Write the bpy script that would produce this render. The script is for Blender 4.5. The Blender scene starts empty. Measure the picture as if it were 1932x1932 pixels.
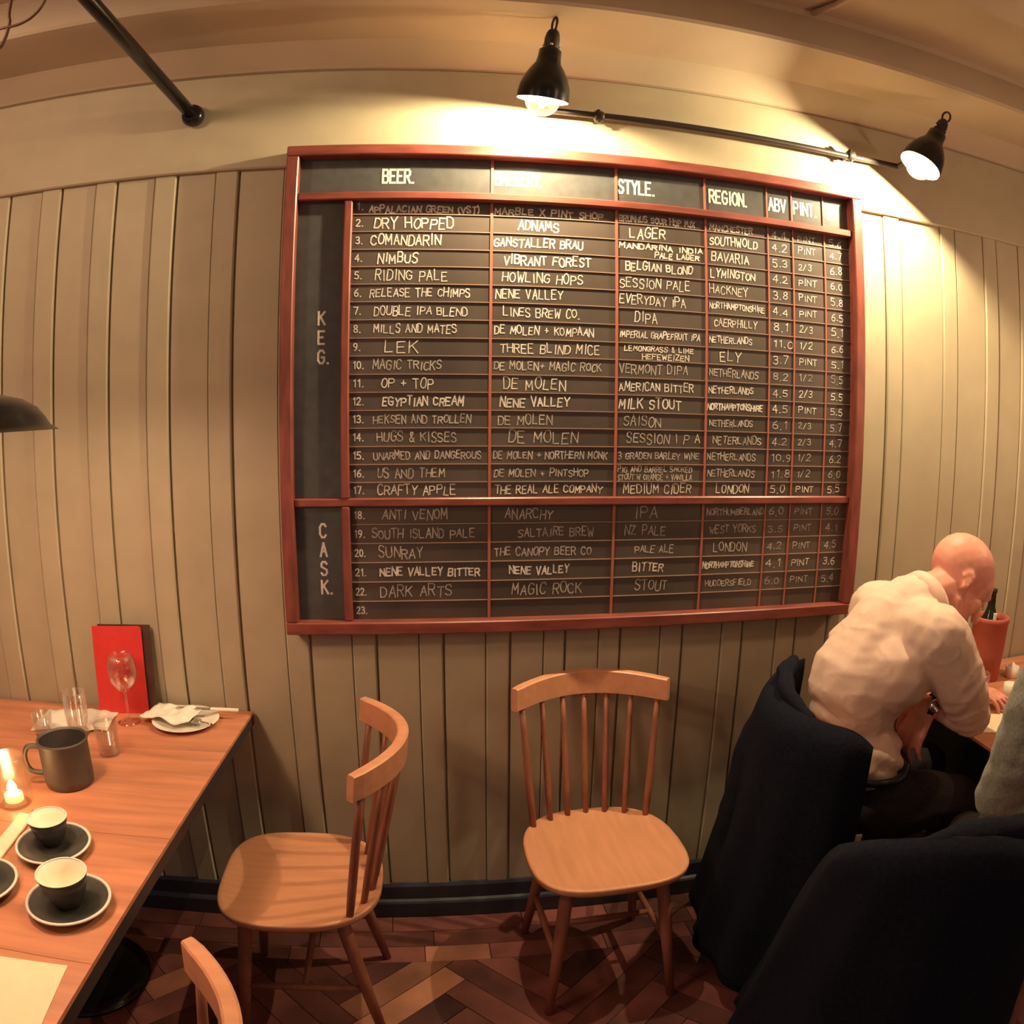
import bpy, bmesh, math, random
from mathutils import Vector, Matrix, noise
random.seed(7)
S = bpy.context.scene
COL = S.collection
# ---------------------------------------------------------------- camera
# The photograph is a wide phone panorama: straight lines bow outwards, so a
# fisheye lens with a linear angle per radius (equidistant) is used.
F_PX = 1402.2                      # pixels per radian on the 1932 px frame
cam_d = bpy.data.cameras.new('camera')
cam = bpy.data.objects.new('camera', cam_d); COL.objects.link(cam)
cam_d.type = 'PANO'
cam_d.sensor_fit = 'HORIZONTAL'; cam_d.sensor_width = 36.0; cam_d.sensor_height = 36.0
cam_d.lens = 25.0
cam_d.clip_start = 0.02; cam_d.clip_end = 100
def set_pano(d):
    for k, v in dict(panorama_type='FISHEYE_LENS_POLYNOMIAL', fisheye_fov=math.radians(130),
                     fisheye_polynomial_k0=0.0, fisheye_polynomial_k1=-(1932/36.0)/F_PX,
                     fisheye_polynomial_k2=0.0, fisheye_polynomial_k3=0.0, fisheye_polynomial_k4=0.0).items():
        try: setattr(d, k, v)
        except Exception: setattr(d.cycles, k, v)
set_pano(cam_d)
R3 = Matrix(((0.9916723, 0.0087746, -0.1284876), (-0.1285110, 0.1326847, -0.9827918), (0.0084247, 0.9911195, 0.1327074)))
cam.matrix_world = Matrix.Translation((0, 0, 1.6)) @ R3.to_4x4()
S.camera = cam
# ---------------------------------------------------------------- light and exposure
S.view_settings.view_transform = 'Standard'; S.view_settings.look = 'None'
S.view_settings.gamma = 1.0; S.view_settings.exposure = 0.62
try: S.view_settings.use_curve_mapping = False
except Exception: pass
W = bpy.data.worlds.new('dim_room'); S.world = W; W.use_nodes = True
bgn = W.node_tree.nodes['Background']
bgn.inputs[0].default_value = (0.90, 0.72, 0.66, 1); bgn.inputs[1].default_value = 0.10
try:
    S.cycles.use_denoising = True; S.cycles.max_bounces = 8; S.cycles.transparent_max_bounces = 12
    S.cycles.sample_clamp_indirect = 6.0; S.cycles.caustics_reflective = False; S.cycles.caustics_refractive = False
except Exception: pass
def lamp(kind, name, loc, power, col, radius=0.03, **k):
    d = bpy.data.lights.new(name, kind); d.energy = power; d.color = col
    if kind in ('POINT', 'SPOT'): d.shadow_soft_size = radius
    for a, b in k.items(): setattr(d, a, b)
    o = bpy.data.objects.new(name, d); COL.objects.link(o); o.location = loc
    return o
WARM = (1.0, 0.58, 0.30)
# unseen fill lights added overhead and behind the viewer, all warm and soft
lamp('POINT', 'room_fill', (-1.3, -0.9, 2.35), 7, (1.0, 0.66, 0.42), 0.14)
lamp('POINT', 'room_fill', (1.0, -1.3, 2.30), 1.5, (1.0, 0.66, 0.44), 0.20)
lamp('POINT', 'room_fill', (-1.38, 0.80, 2.50), 24, (1.0, 0.63, 0.40), 0.12)
lamp('POINT', 'room_fill', (1.5, 0.75, 2.52), 3, (1.0, 0.62, 0.37), 0.16)
lamp('POINT', 'room_fill', (2.7, -0.4, 2.1), 10, (1.0, 0.66, 0.40), 0.2)
PEND = Vector((-0.86, 1.20, 1.588))
lamp('POINT', 'over_table_light', PEND + Vector((0, 0, 0.014)), 10.0, (1.0, 0.63, 0.40), 0.045)
lamp('POINT', 'over_table_light', (2.12, 1.35, 1.72), 8, (1.0, 0.60, 0.34), 0.05)  # dim light added out of frame over the right table, no lamp modelled

# ---------------------------------------------------------------- materials
def mat(name, col, rough=0.6, metal=0.0, noise_amt=0.0, scale=20, bump=0.0, spec=0.5, stretch=None, emis=None, trans=0.0, ior=1.45, rnd=0.0, sheen=0.0, coat=0.0):
    m = bpy.data.materials.new(name); m.use_nodes = True
    nt = m.node_tree; b = nt.nodes['Principled BSDF']
    b.inputs['Base Color'].default_value = (*col, 1); b.inputs['Roughness'].default_value = rough
    b.inputs['Metallic'].default_value = metal
    b.inputs['Specular IOR Level'].default_value = spec; b.inputs['IOR'].default_value = ior
    if trans: b.inputs['Transmission Weight'].default_value = trans
    if coat: b.inputs['Coat Weight'].default_value = coat
    if sheen: b.inputs['Sheen Weight'].default_value = sheen
    if emis: b.inputs['Emission Color'].default_value = (*emis[0], 1); b.inputs['Emission Strength'].default_value = emis[1]
    if noise_amt or bump or rnd:
        tc = nt.nodes.new('ShaderNodeTexCoord'); mp = nt.nodes.new('ShaderNodeMapping')
        nt.links.new(tc.outputs['Object'], mp.inputs[0])
        if stretch: mp.inputs['Scale'].default_value = stretch
        if rnd:
            oi = nt.nodes.new('ShaderNodeObjectInfo'); vm = nt.nodes.new('ShaderNodeVectorMath'); vm.operation = 'SCALE'
            cb = nt.nodes.new('ShaderNodeCombineXYZ')
            for i in range(3): nt.links.new(oi.outputs['Random'], cb.inputs[i])
            nt.links.new(cb.outputs[0], vm.inputs[0]); vm.inputs['Scale'].default_value = 37.0
            nt.links.new(vm.outputs[0], mp.inputs['Location'])
        n = nt.nodes.new('ShaderNodeTexNoise'); n.inputs['Scale'].default_value = scale; n.inputs['Detail'].default_value = 5
        nt.links.new(mp.outputs[0], n.inputs['Vector'])
        r = nt.nodes.new('ShaderNodeValToRGB')
        lo = tuple(c * (1 - noise_amt) for c in col); hi = tuple(min(1, c * (1 + noise_amt)) for c in col)
        r.color_ramp.elements[0].position = 0.3; r.color_ramp.elements[1].position = 0.7
        r.color_ramp.elements[0].color = (*lo, 1); r.color_ramp.elements[1].color = (*hi, 1)
        nt.links.new(n.outputs['Fac'], r.inputs[0]); out = r.outputs[0]
        if rnd:
            hs = nt.nodes.new('ShaderNodeHueSaturation'); ma = nt.nodes.new('ShaderNodeMath'); ma.operation = 'MULTIPLY_ADD'
            ma.inputs[1].default_value = rnd * 2; ma.inputs[2].default_value = 1 - rnd
            nt.links.new(oi.outputs['Random'], ma.inputs[0]); nt.links.new(ma.outputs[0], hs.inputs['Value'])
            nt.links.new(out, hs.inputs['Color']); out = hs.outputs[0]
        nt.links.new(out, b.inputs['Base Color'])
        if bump:
            bp = nt.nodes.new('ShaderNodeBump'); bp.inputs['Strength'].default_value = bump; bp.inputs['Distance'].default_value = 0.004
            nt.links.new(n.outputs['Fac'], bp.inputs['Height']); nt.links.new(bp.outputs[0], b.inputs['Normal'])
    return m
def glassy(name, tint=(1, 1, 1), gloss=0.12, rough=0.04, edge=0.55):
    m = bpy.data.materials.new(name); m.use_nodes = True; nt = m.node_tree; nt.nodes.clear()
    o = nt.nodes.new('ShaderNodeOutputMaterial'); mx = nt.nodes.new('ShaderNodeMixShader')
    t = nt.nodes.new('ShaderNodeBsdfTransparent'); g = nt.nodes.new('ShaderNodeBsdfGlossy')
    t.inputs[0].default_value = (*tint, 1); g.inputs['Roughness'].default_value = rough; g.inputs[0].default_value = (1, 1, 1, 1)
    lw = nt.nodes.new('ShaderNodeLayerWeight'); lw.inputs[0].default_value = 0.35
    ma = nt.nodes.new('ShaderNodeMath'); ma.operation = 'MULTIPLY_ADD'; ma.inputs[1].default_value = edge; ma.inputs[2].default_value = gloss
    nt.links.new(lw.outputs['Facing'], ma.inputs[0]); nt.links.new(ma.outputs[0], mx.inputs[0])
    nt.links.new(t.outputs[0], mx.inputs[1]); nt.links.new(g.outputs[0], mx.inputs[2]); nt.links.new(mx.outputs[0], o.inputs[0])
    return m
M = {}
M['wall'] = mat('painted_panelling', (0.425, 0.368, 0.250), 0.55, noise_amt=0.05, scale=9, bump=0.05)
M['ceil'] = mat('painted_ceiling', (0.46, 0.375, 0.265), 0.7, noise_amt=0.05, scale=4, bump=0.05)
M['floor'] = mat('reclaimed_floorboards', (0.15, 0.050, 0.042), 0.42, noise_amt=0.45, scale=6, bump=0.12, stretch=(1, 1, 1), rnd=0.55)
M['floor_light'] = mat('pale_floorboards', (0.34, 0.14, 0.085), 0.42, noise_amt=0.3, scale=7, bump=0.12, rnd=0.25)
M['navy_paint'] = mat('dark_skirting_paint', (0.035, 0.037, 0.05), 0.35, noise_amt=0.2, scale=6)
M['table'] = mat('table_oak', (0.48, 0.195, 0.105), 0.38, noise_amt=0.2, scale=3.5, bump=0.05, stretch=(1.0, 9, 9), rnd=0.12)
M['table_edge'] = mat('table_edge', (0.16, 0.06, 0.04), 0.5, noise_amt=0.2, scale=8)
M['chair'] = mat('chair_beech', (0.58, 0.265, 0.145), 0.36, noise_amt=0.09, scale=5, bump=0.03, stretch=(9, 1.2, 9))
M['chair_shaded'] = mat('chair_wood_shaded', (0.30, 0.112, 0.065), 0.42, noise_amt=0.16, scale=6, stretch=(9, 9, 1.5))  # chair wood darkened: shade on spindles, legs and stretchers put into the colour
M['frame'] = mat('mahogany_frame', (0.21, 0.055, 0.040), 0.35, noise_amt=0.3, scale=6, bump=0.03, stretch=(1.5, 8, 8))
M['frame_v'] = mat('mahogany_frame_upright', (0.21, 0.055, 0.040), 0.35, noise_amt=0.3, scale=6, bump=0.03, stretch=(8, 8, 1.5))
M['board'] = mat('blackboard', (0.078, 0.060, 0.049), 0.42, noise_amt=0.35, scale=3, spec=0.5)
M['header'] = mat('board_header_panel', (0.072, 0.072, 0.070), 0.24, noise_amt=0.12, scale=30, spec=0.55)
M['rowline'] = mat('board_row_rule', (0.30, 0.19, 0.15), 0.6)
M['colline'] = mat('board_red_rule', (0.38, 0.11, 0.070), 0.5)
M['chalk'] = mat('chalk', (0.62, 0.56, 0.50), 0.9, noise_amt=0.35, scale=60)
M['chalk_dim'] = mat('faded_chalk', (0.40, 0.35, 0.31), 0.9, noise_amt=0.4, scale=60)
M['paint_white'] = mat('sign_lettering_paint', (0.62, 0.58, 0.52), 0.7, noise_amt=0.15, scale=50)
M['edge'] = mat('dark_table_edge', (0.03, 0.022, 0.026), 0.5, noise_amt=0.2, scale=8)
M['black'] = mat('black_enamel', (0.009, 0.0085, 0.009), 0.22, noise_amt=0.2, scale=10)
M['conduit'] = mat('dark_conduit_steel', (0.035, 0.027, 0.024), 0.45, metal=0.4, noise_amt=0.2, scale=12)
M['white_in'] = mat('shade_inner_white', (0.85, 0.83, 0.78), 0.4)
M['bulb'] = glassy('clear_bulb_glass', (1, 0.97, 0.9), 0.08)
M['glow'] = mat('lit_filament', (1, 0.9, 0.7), 0.4, emis=((1.0, 0.86, 0.62), 40))
M['glow_p'] = mat('lit_pendant_bulb', (1, 0.8, 0.5), 0.4, emis=((1.0, 0.6, 0.3), 20))
M['chrome'] = mat('chrome', (0.8, 0.78, 0.74), 0.12, metal=1)
M['glass'] = glassy('drinking_glass', (0.96, 0.95, 0.93), 0.05)
M['flame'] = mat('candle_flame', (1, 0.7, 0.3), 0.5, emis=((1.0, 0.66, 0.30), 28))
M['jar'] = glassy('candle_jar_glass', (0.97, 0.95, 0.9), 0.03, 0.22, 0.3)
M['wax'] = mat('candle_wax', (0.85, 0.72, 0.5), 0.5, emis=((1.0, 0.55, 0.2), 1.2))  # slight emission paints the flame's glow into the wax
M['china'] = mat('white_china', (0.80, 0.74, 0.64), 0.25, noise_amt=0.02)
M['cup_out'] = mat('charcoal_glaze', (0.05, 0.048, 0.042), 0.3, noise_amt=0.25, scale=30)
M['cup_in'] = mat('cream_glaze', (0.92, 0.84, 0.68), 0.35)
M['steel'] = mat('dull_pewter', (0.11, 0.098, 0.085), 0.55, metal=0.5, noise_amt=0.15, scale=15)
M['steel_in'] = mat('mug_inside', (0.06, 0.05, 0.045), 0.4, noise_amt=0.2)
M['red'] = mat('red_menu_cover', (0.62, 0.035, 0.03), 0.45, noise_amt=0.06, scale=30)
M['darkcard'] = mat('dark_menu_back', (0.07, 0.03, 0.022), 0.5, noise_amt=0.15)
M['paper'] = mat('cream_paper', (0.80, 0.68, 0.47), 0.8, noise_amt=0.03, scale=40)
M['napkin'] = mat('white_napkin', (0.82, 0.76, 0.66), 0.85, noise_amt=0.03, scale=30)
M['terracotta'] = mat('terracotta', (0.42, 0.10, 0.065), 0.7, noise_amt=0.12, scale=14, bump=0.1)
M['bottle'] = mat('dark_bottle_glass', (0.012, 0.014, 0.01), 0.12)
M['label'] = mat('bottle_label', (0.75, 0.68, 0.55), 0.6)
M['navy'] = mat('navy_wool', (0.006, 0.007, 0.014), 0.95, noise_amt=0.3, scale=120, bump=0.25, spec=0.15)
M['trouser'] = mat('charcoal_trouser_cloth', (0.030, 0.024, 0.028), 0.9, noise_amt=0.2, scale=150, bump=0.15, spec=0.2)
M['shirt'] = mat('pale_pink_shirt_cotton', (0.74, 0.52, 0.42), 0.8, noise_amt=0.03, scale=90, bump=0.06)
M['grey_knit'] = mat('grey_knit', (0.19, 0.18, 0.155), 0.95, noise_amt=0.2, scale=130, bump=0.4, sheen=0.2)
M['skin'] = mat('skin', (0.70, 0.30, 0.22), 0.5, noise_amt=0.08, scale=14)
M['skin_dark'] = mat('skin_shadow_detail', (0.30, 0.09, 0.07), 0.6)
M['hair'] = mat('brown_hair', (0.06, 0.035, 0.02), 0.6, noise_amt=0.3, scale=80)
M['shoe'] = mat('black_shoe_leather', (0.015, 0.013, 0.012), 0.3)
M['cable'] = mat('brown_cable', (0.09, 0.04, 0.022), 0.5)

# ---------------------------------------------------------------- mesh helpers
class MB:
    def __init__(s): s.v = []; s.f = []; s.sm = []
    def add(s, v, f, smooth=False):
        o = len(s.v); s.v += [tuple(x) for x in v]; s.f += [tuple(i + o for i in q) for q in f]; s.sm += [smooth] * len(f); return s
    def box(s, a, b, m=None):
        x0, y0, z0 = a; x1, y1, z1 = b
        v = [Vector(p) for p in ((x0,y0,z0),(x1,y0,z0),(x1,y1,z0),(x0,y1,z0),(x0,y0,z1),(x1,y0,z1),(x1,y1,z1),(x0,y1,z1))]
        if m: v = [m @ p for p in v]
        return s.add(v, [(0,3,2,1),(4,5,6,7),(0,1,5,4),(1,2,6,5),(2,3,7,6),(3,0,4,7)])
    def bbox(s, a, b, r=0.003, m=None):           # bevelled box: chamfer on every edge
        bm = bmesh.new(); bmesh.ops.create_cube(bm, size=1)
        for v in bm.verts:
            v.co = Vector(((a[i] + b[i]) / 2 + v.co[i] * (b[i] - a[i]) for i in range(3)))
        bmesh.ops.bevel(bm, geom=bm.edges[:], offset=r, segments=1, affect='EDGES')
        vs = [v.co.copy() for v in bm.verts]
        if m: vs = [m @ p for p in vs]
        s.add(vs, [[v.index for v in f.verts] for f in bm.faces]); bm.free(); return s
    def prism(s, poly, z0, z1, m=None):
        n = len(poly); v = [Vector((x, y, z0)) for x, y in poly] + [Vector((x, y, z1)) for x, y in poly]
        if m: v = [m @ p for p in v]
        return s.add(v, [tuple(range(n))[::-1], tuple(range(n, 2 * n))] + [(i, (i + 1) % n, n + (i + 1) % n, n + i) for i in range(n)])
    def tube(s, pts, rad, n=10, caps=True, smooth=True):
        pts = [Vector(p) for p in pts]; k = len(pts)
        if not hasattr(rad, '__len__'): rad = [rad] * k
        rings = []; prev = None
        for i, p in enumerate(pts):
            t = (pts[min(i + 1, k - 1)] - pts[max(i - 1, 0)]).normalized()
            if prev is None:
                u = t.orthogonal().normalized()
            else:
                u = (prev - t * prev.dot(t)).normalized()
            prev = u; w = t.cross(u)
            rings.append([p + (u * math.cos(2 * math.pi * j / n) + w * math.sin(2 * math.pi * j / n)) * rad[i] for j in range(n)])
        v = [q for r in rings for q in r]
        f = [(i * n + j, i * n + (j + 1) % n, (i + 1) * n + (j + 1) % n, (i + 1) * n + j) for i in range(k - 1) for j in range(n)]
        s.add(v, f, smooth)
        if caps: o = len(s.v) - len(v); s.f += [tuple(o + j for j in range(n))[::-1], tuple(o + (k - 1) * n + j for j in range(n))]; s.sm += [False, False]
        return s
    def lathe(s, prof, n=28, m=None, smooth=True):
        v = [Vector((r * math.cos(2 * math.pi * j / n), r * math.sin(2 * math.pi * j / n), z)) for r, z in prof for j in range(n)]
        if m: v = [m @ p for p in v]
        k = len(prof)
        return s.add(v, [(i * n + j, i * n + (j + 1) % n, (i + 1) * n + (j + 1) % n, (i + 1) * n + j) for i in range(k - 1) for j in range(n)], smooth)
    def loft(s, rings, closed=True, caps=True, smooth=True):
        n = len(rings[0]); k = len(rings); v = [p for r in rings for p in r]
        jn = n if closed else n - 1
        f = [(i * n + j, i * n + (j + 1) % n, (i + 1) * n + (j + 1) % n, (i + 1) * n + j) for i in range(k - 1) for j in range(jn)]
        s.add(v, f, smooth)
        if caps: o = len(s.v) - len(v); s.f += [tuple(o + j for j in range(n))[::-1], tuple(o + (k - 1) * n + j for j in range(n))]; s.sm += [False, False]
        return s
    def mesh(s, name, material, off=None):
        me = bpy.data.meshes.new(name)
        v = s.v if off is None else [(a - off[0], b - off[1], c - off[2]) for a, b, c in s.v]
        me.from_pydata(v, [], s.f); me.polygons.foreach_set('use_smooth', s.sm)
        bm = bmesh.new(); bm.from_mesh(me); bmesh.ops.recalc_face_normals(bm, faces=bm.faces[:]); bm.to_mesh(me); bm.free()
        if material: me.materials.append(material)
        me.update(); return me
    def build(s, name, material, parent=None, world=True):
        off = tuple(parent_world(parent)) if (parent is not None and world) else None
        o = bpy.data.objects.new(name, s.mesh(name, material, off)); COL.objects.link(o)
        if parent is not None: o.parent = parent
        return o
def parent_world(p):
    v = Vector((0, 0, 0))
    while p is not None: v += p.location; p = p.parent
    return v
def thing(name, label, cat, loc=(0, 0, 0), rz=0.0, group=None):
    o = bpy.data.objects.new(name, None); COL.objects.link(o); o.empty_display_size = 0.05
    o.location = loc; o.rotation_euler = (0, 0, rz); o['label'] = label; o['category'] = cat
    if group: o['group'] = group
    return o
def tag(o, label, cat, group=None):
    o['label'] = label; o['category'] = cat
    if group: o['group'] = group
    return o
def solo(name, mb, material, label, cat, base, group=None):     # a thing that is one mesh, its origin at its base
    o = bpy.data.objects.new(name, mb.mesh(name, material, base)); COL.objects.link(o); o.location = base
    return tag(o, label, cat, group)
def struct(name, mb, material):
    o = mb.build(name, material); o['kind'] = 'structure'; return o
def copy_tree(o, parent=None):
    c = o.copy(); COL.objects.link(c)
    if parent is not None: c.parent = parent
    for ch in [x for x in bpy.data.objects if x.parent == o]: copy_tree(ch, c)
    return c

# ---------------------------------------------------------------- the room
YW = 2.03
w = MB(); w.box((-3.0, YW, 0), (4.2, YW + 0.12, 2.62)); wall = struct('wall_back', w, M['wall'])
seams = [-2.78, -2.59, -2.40, -2.21, -2.02, -1.83, -1.64, -1.445, -1.255, -1.07, -0.885, -0.695, -0.51, -0.31, -0.12, 0.07, 0.26, 0.42, 0.585, 0.78, 0.98, 1.17, 1.36, 1.54, 1.79, 2.00, 2.19, 2.38, 2.57, 2.76, 2.95, 3.14, 3.33, 3.52, 3.71, 3.90]
for i in range(len(seams) - 1):
    a, b = seams[i], seams[i + 1]; bw = min(0.068, (b - a) * 0.38)
    MB().bbox((a + 0.005, YW - 0.010, 0.08), (b - bw - 0.001, YW + 0.01, 2.32), 0.002).build('plank', M['wall'], wall)
    MB().bbox((b - bw + 0.001, YW - 0.016, 0.08), (b - 0.001, YW + 0.01, 2.32), 0.004).build('batten', M['wall'], wall)
# frieze board above the panelling
fz = MB(); fz.bbox((-3.0, YW - 0.030, 2.292), (4.2, YW + 0.01, 2.592), 0.004); struct('trim_1', fz, M['wall'])
# skirting with its moulded top
pr = [(YW, 0.0), (YW - 0.034, 0.0), (YW - 0.034, 0.055), (YW - 0.030, 0.062), (YW - 0.022, 0.068), (YW - 0.022, 0.118), (YW - 0.016, 0.128), (YW, 0.13)]
sk = MB(); sk.loft([[Vector((x, y, z)) for y, z in pr] for x in (-3.0, 4.2)], smooth=False); struct('baseboard_back', sk, M['navy_paint'])
# ceiling: a sloping cove over the frieze, a low strip, a step up, then a beam nearer the room
cp = [(YW + 0.1, 2.592), (1.988, 2.592), (1.980, 2.597), (1.908, 2.634), (1.895, 2.640), (1.668, 2.640), (1.660, 2.648), (1.652, 2.735), (1.640, 2.748), (1.20, 2.748), (1.195, 2.740), (1.19, 2.60), (1.182, 2.592), (0.75, 2.592), (0.74, 2.602), (0.735, 2.748), (-2.2, 2.748), (-2.2, 2.86), (YW + 0.1, 2.86)]
ce = MB(); ce.loft([[Vector((x, y, z)) for y, z in cp] for x in (-3.0, 4.2)], smooth=False); struct('ceiling', ce, M['ceil'])
# floor: a slab, then boards
fl = MB(); fl.box((-3.0, -2.2, -0.06), (4.2, YW + 0.05, -0.014)); floor = struct('floor', fl, M['floor'])
YB = 1.765
def clip(poly, f):
    out = []
    for i in range(len(poly)):
        p, q = poly[i], poly[(i + 1) % len(poly)]; a, b = f(p), f(q)
        if a >= 0: out.append(p)
        if (a >= 0) != (b >= 0):
            t = a / (a - b); out.append((p[0] + (q[0] - p[0]) * t, p[1] + (q[1] - p[1]) * t))
    return out
def plank_poly(x, y, l, wd, c, s):
    g = 0.0012; return [(X * c - Y * s, X * s + Y * c) for X, Y in ((x + g, y + g), (x + l - g, y + g), (x + l - g, y + wd - g), (x + g, y + wd - g))]
rr = random.Random(11)
# rows that run along the wall
for r in range(3):
    y1 = YW - 0.034 - r * 0.077 - 0.001; y0 = y1 - 0.075; x = -2.6 + 0.13 * r
    while x < 3.9:
        l = rr.choice([0.28, 0.42, 0.6, 0.36]); dark = rr.random() < 0.82
        if r == 2 and -0.05 < x < 0.15: dark = False; l = 0.2
        MB().bbox((x + 0.001, y0, -0.02), (x + l - 0.001, y1, 0.0 + rr.uniform(-0.0008, 0)), 0.0012).build('floorboard', M['floor'] if dark else M['floor_light'], floor)
        x += l
# herringbone field
Wd, Ln = 0.085, 0.425; ang = math.radians(42); c_, s_ = math.cos(ang), math.sin(ang)
far = MB()
for i in range(-60, 61):
    for j in range(-14, 15):
        ox, oy = i * Wd + j * Ln, i * Wd - j * Ln
        for kind in (0, 1):
            P_ = plank_poly(ox, oy, Ln, Wd, c_, s_) if kind == 0 else plank_poly(ox + Ln, oy + Wd - Ln, Wd, Ln, c_, s_)
            P_ = [(x + 0.36, y + 1.0) for x, y in P_]
            cx = sum(p[0] for p in P_) / 4; cy = sum(p[1] for p in P_) / 4
            if not (-3.2 < cx < 4.4 and -2.3 < cy < YB + 0.2): continue
            for f in (lambda p: YB - 0.001 - p[1], lambda p: p[1] + 2.19, lambda p: p[0] + 2.99, lambda p: 4.19 - p[0]):
                P_ = clip(P_, f)
                if len(P_) < 3: break
            if len(P_) < 3: continue
            h = rr.uniform(-0.0010, 0)
            if -1.3 < cx < 2.2 and cy > 0.55:
                lite = rr.random() < 0.09 or (abs(cx + 0.06) < 0.05 and abs(cy - 1.6) < 0.06)
                MB().prism(P_, -0.02, h).build('floorboard', M['floor_light'] if lite else M['floor'], floor)
            else: far.prism(P_, -0.02, h)
fo = far.build('outer_floorboards', M['floor'], floor); fo['kind'] = 'stuff'
# ---------------------------------------------------------------- the beer board
G = {}   # stroke letters on a 4 x 6 grid
for row in '''A:0,0 2,6 4,0;0.8,2.2 3.2,2.2|B:0,0 0,6 2.8,6 3.6,5.2 3.4,3.8 2.6,3.2 0,3.2;2.6,3.2 3.8,2.4 3.8,0.9 2.8,0 0,0|C:3.8,5 2.8,6 1.2,6 0,4.6 0,1.5 1.2,0 2.8,0 3.8,1|D:0,0 0,6 2.2,6 3.8,4.6 3.8,1.5 2.4,0 0,0|E:3.6,6 0,6 0,0 3.6,0;0,3.1 2.8,3.1|F:3.6,6 0,6 0,0;0,3.1 2.8,3.1|G:3.8,5 2.8,6 1.2,6 0,4.6 0,1.4 1.2,0 2.8,0 3.8,1 3.8,2.8 2.2,2.8|H:0,0 0,6;4,0 4,6;0,3 4,3|I:1,0 1,6|J:3,6 3,1.2 2,0 0.8,0.2 0.2,1.4|K:0,0 0,6;3.8,6 0,2.6;1.2,3.6 3.9,0|L:0,6 0,0 3.4,0|M:0,0 0.3,6 2.2,2 4.1,6 4.4,0|N:0,0 0,6 4,0 4,6|O:2,6 0.6,5.3 0,3.6 0,2 0.8,0.5 2,0 3.3,0.5 4,2 4,4 3.3,5.5 2,6|P:0,0 0,6 2.8,6 3.8,5.2 3.8,3.8 2.8,2.9 0,2.9|R:0,0 0,6 2.8,6 3.8,5.2 3.7,3.9 2.8,3.1 0,3.1;1.8,3.1 3.9,0|S:3.7,5.1 2.8,6 1.1,6 0.2,5.1 0.3,3.8 3.5,2.4 3.8,1.1 2.8,0 1,0 0.1,0.9|T:0,6 4,6;2,6 2,0|U:0,6 0,1.4 1,0 2.9,0 3.9,1.4 3.9,6|V:0,6 2,0 4,6|W:0,6 1,0 2.3,4 3.6,0 4.7,6|X:0,0 4,6;0,6 4,0|Y:0,6 2,3 4,6;2,3 2,0|Z:0,6 3.8,6 0,0 3.8,0|Q:2,6 0.6,5.3 0,3.6 0,2 0.8,0.5 2,0 3.3,0.5 4,2 4,4 3.3,5.5 2,6;2.4,1.6 4.2,-0.4|0:2,6 0.6,5.2 0.1,3 0.7,0.8 2,0 3.3,0.8 3.8,3 3.3,5.2 2,6|1:0.6,4.8 1.8,6 1.8,0|2:0.2,4.9 1.1,6 2.8,6 3.6,4.8 3.2,3.5 0.1,0 3.8,0|3:0.3,5.4 1.4,6 3,5.8 3.5,4.6 2.8,3.3 1.5,3.1;2.8,3.3 3.8,2 3.2,0.4 1.6,0 0.2,0.7|4:2.8,0 2.8,6 0,2 3.8,2|5:3.5,6 0.6,6 0.3,3.4 2.4,3.6 3.7,2.4 3.5,0.7 2.1,0 0.2,0.5|6:3.2,6 1.2,4.6 0.2,2.3 0.6,0.5 2,0 3.5,0.6 3.7,2.2 2.6,3.3 0.6,2.7|7:0.1,6 3.8,6 1.6,0|8:2,3.2 0.5,4.2 0.7,5.6 2,6 3.3,5.6 3.5,4.2 2,3.2 0.3,2 0.5,0.5 2,0 3.5,0.5 3.7,2 2,3.2|9:3.5,3.6 2.2,2.7 0.6,3.3 0.4,5 1.6,6 3.1,5.6 3.6,4 3,1.4 1.4,0|+:0.4,3 3.6,3;2,1.4 2,4.6|.:0.4,0 0.9,0|/:0,-0.4 3,6.4|&:3.8,0.2 0.8,4.4 1.2,5.8 2.4,5.8 2.6,4.6 0.4,1.8 1,0.2 2.4,0.2 3.6,2.2|(:1.4,6.6 0.4,4.6 0.4,1.6 1.4,-0.4|):0.3,6.6 1.3,4.6 1.3,1.6 0.3,-0.4|£:3.6,5 2.8,6 1.6,6 1,5 1,0 0,0 3.8,0;0.2,3 2.8,3'''.split('|'):
    G[row[0]] = [[tuple(float(t) for t in p.split(',')) for p in st.split(' ')] for st in row[2:].split(';')]
ADV = {'I': 2.0, '1': 2.6, '.': 1.4, '(': 1.9, ')': 1.9, 'M': 5.0, 'W': 5.3, ' ': 2.8, 'J': 3.5}
YT = 1.9835                                    # face of the board panels
def text_width(t): return sum((ADV.get(c, 4.3) + 1.1) for c in t) - 1.1
def write(mb, t, x0, x1, z, h, th, jit=0.0, y=YT - 0.0008, rnd=random):
    """strokes of text t from x0 to x1, baseline z, cap height h, on the board's face"""
    sx = (x1 - x0) / max(text_width(t), 0.1); sz = h / 6.0; x = x0
    for c in t:
        if c in G:
            dz = rnd.uniform(-1, 1) * jit * h * 0.12; ks = 1 + rnd.uniform(-1, 1) * jit * 0.14; sl = rnd.uniform(-0.05, 0.12) * jit
            for st in G[c]:
                pts = [Vector((x + px * sx + pz * sz * sl + rnd.uniform(-1, 1) * jit * 0.0007, 0, z + dz + pz * sz * ks + rnd.uniform(-1, 1) * jit * 0.0007)) for px, pz in st]
                for a, b in zip(pts, pts[1:]):
                    d = (b - a); L = d.length or 1e-6; d /= L; n = Vector((-d.z, 0, d.x)) * th / 2; e = d * th * 0.42
                    q = [a - e + n, b + e + n, b + e - n, a - e - n]
                    yy = y - rnd.uniform(0, 0.0003)
                    mb.add([(p.x, yy, p.z) for p in q], [(0, 1, 2, 3)])
        x += (ADV.get(c, 4.3) + 1.1) * sx
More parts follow.
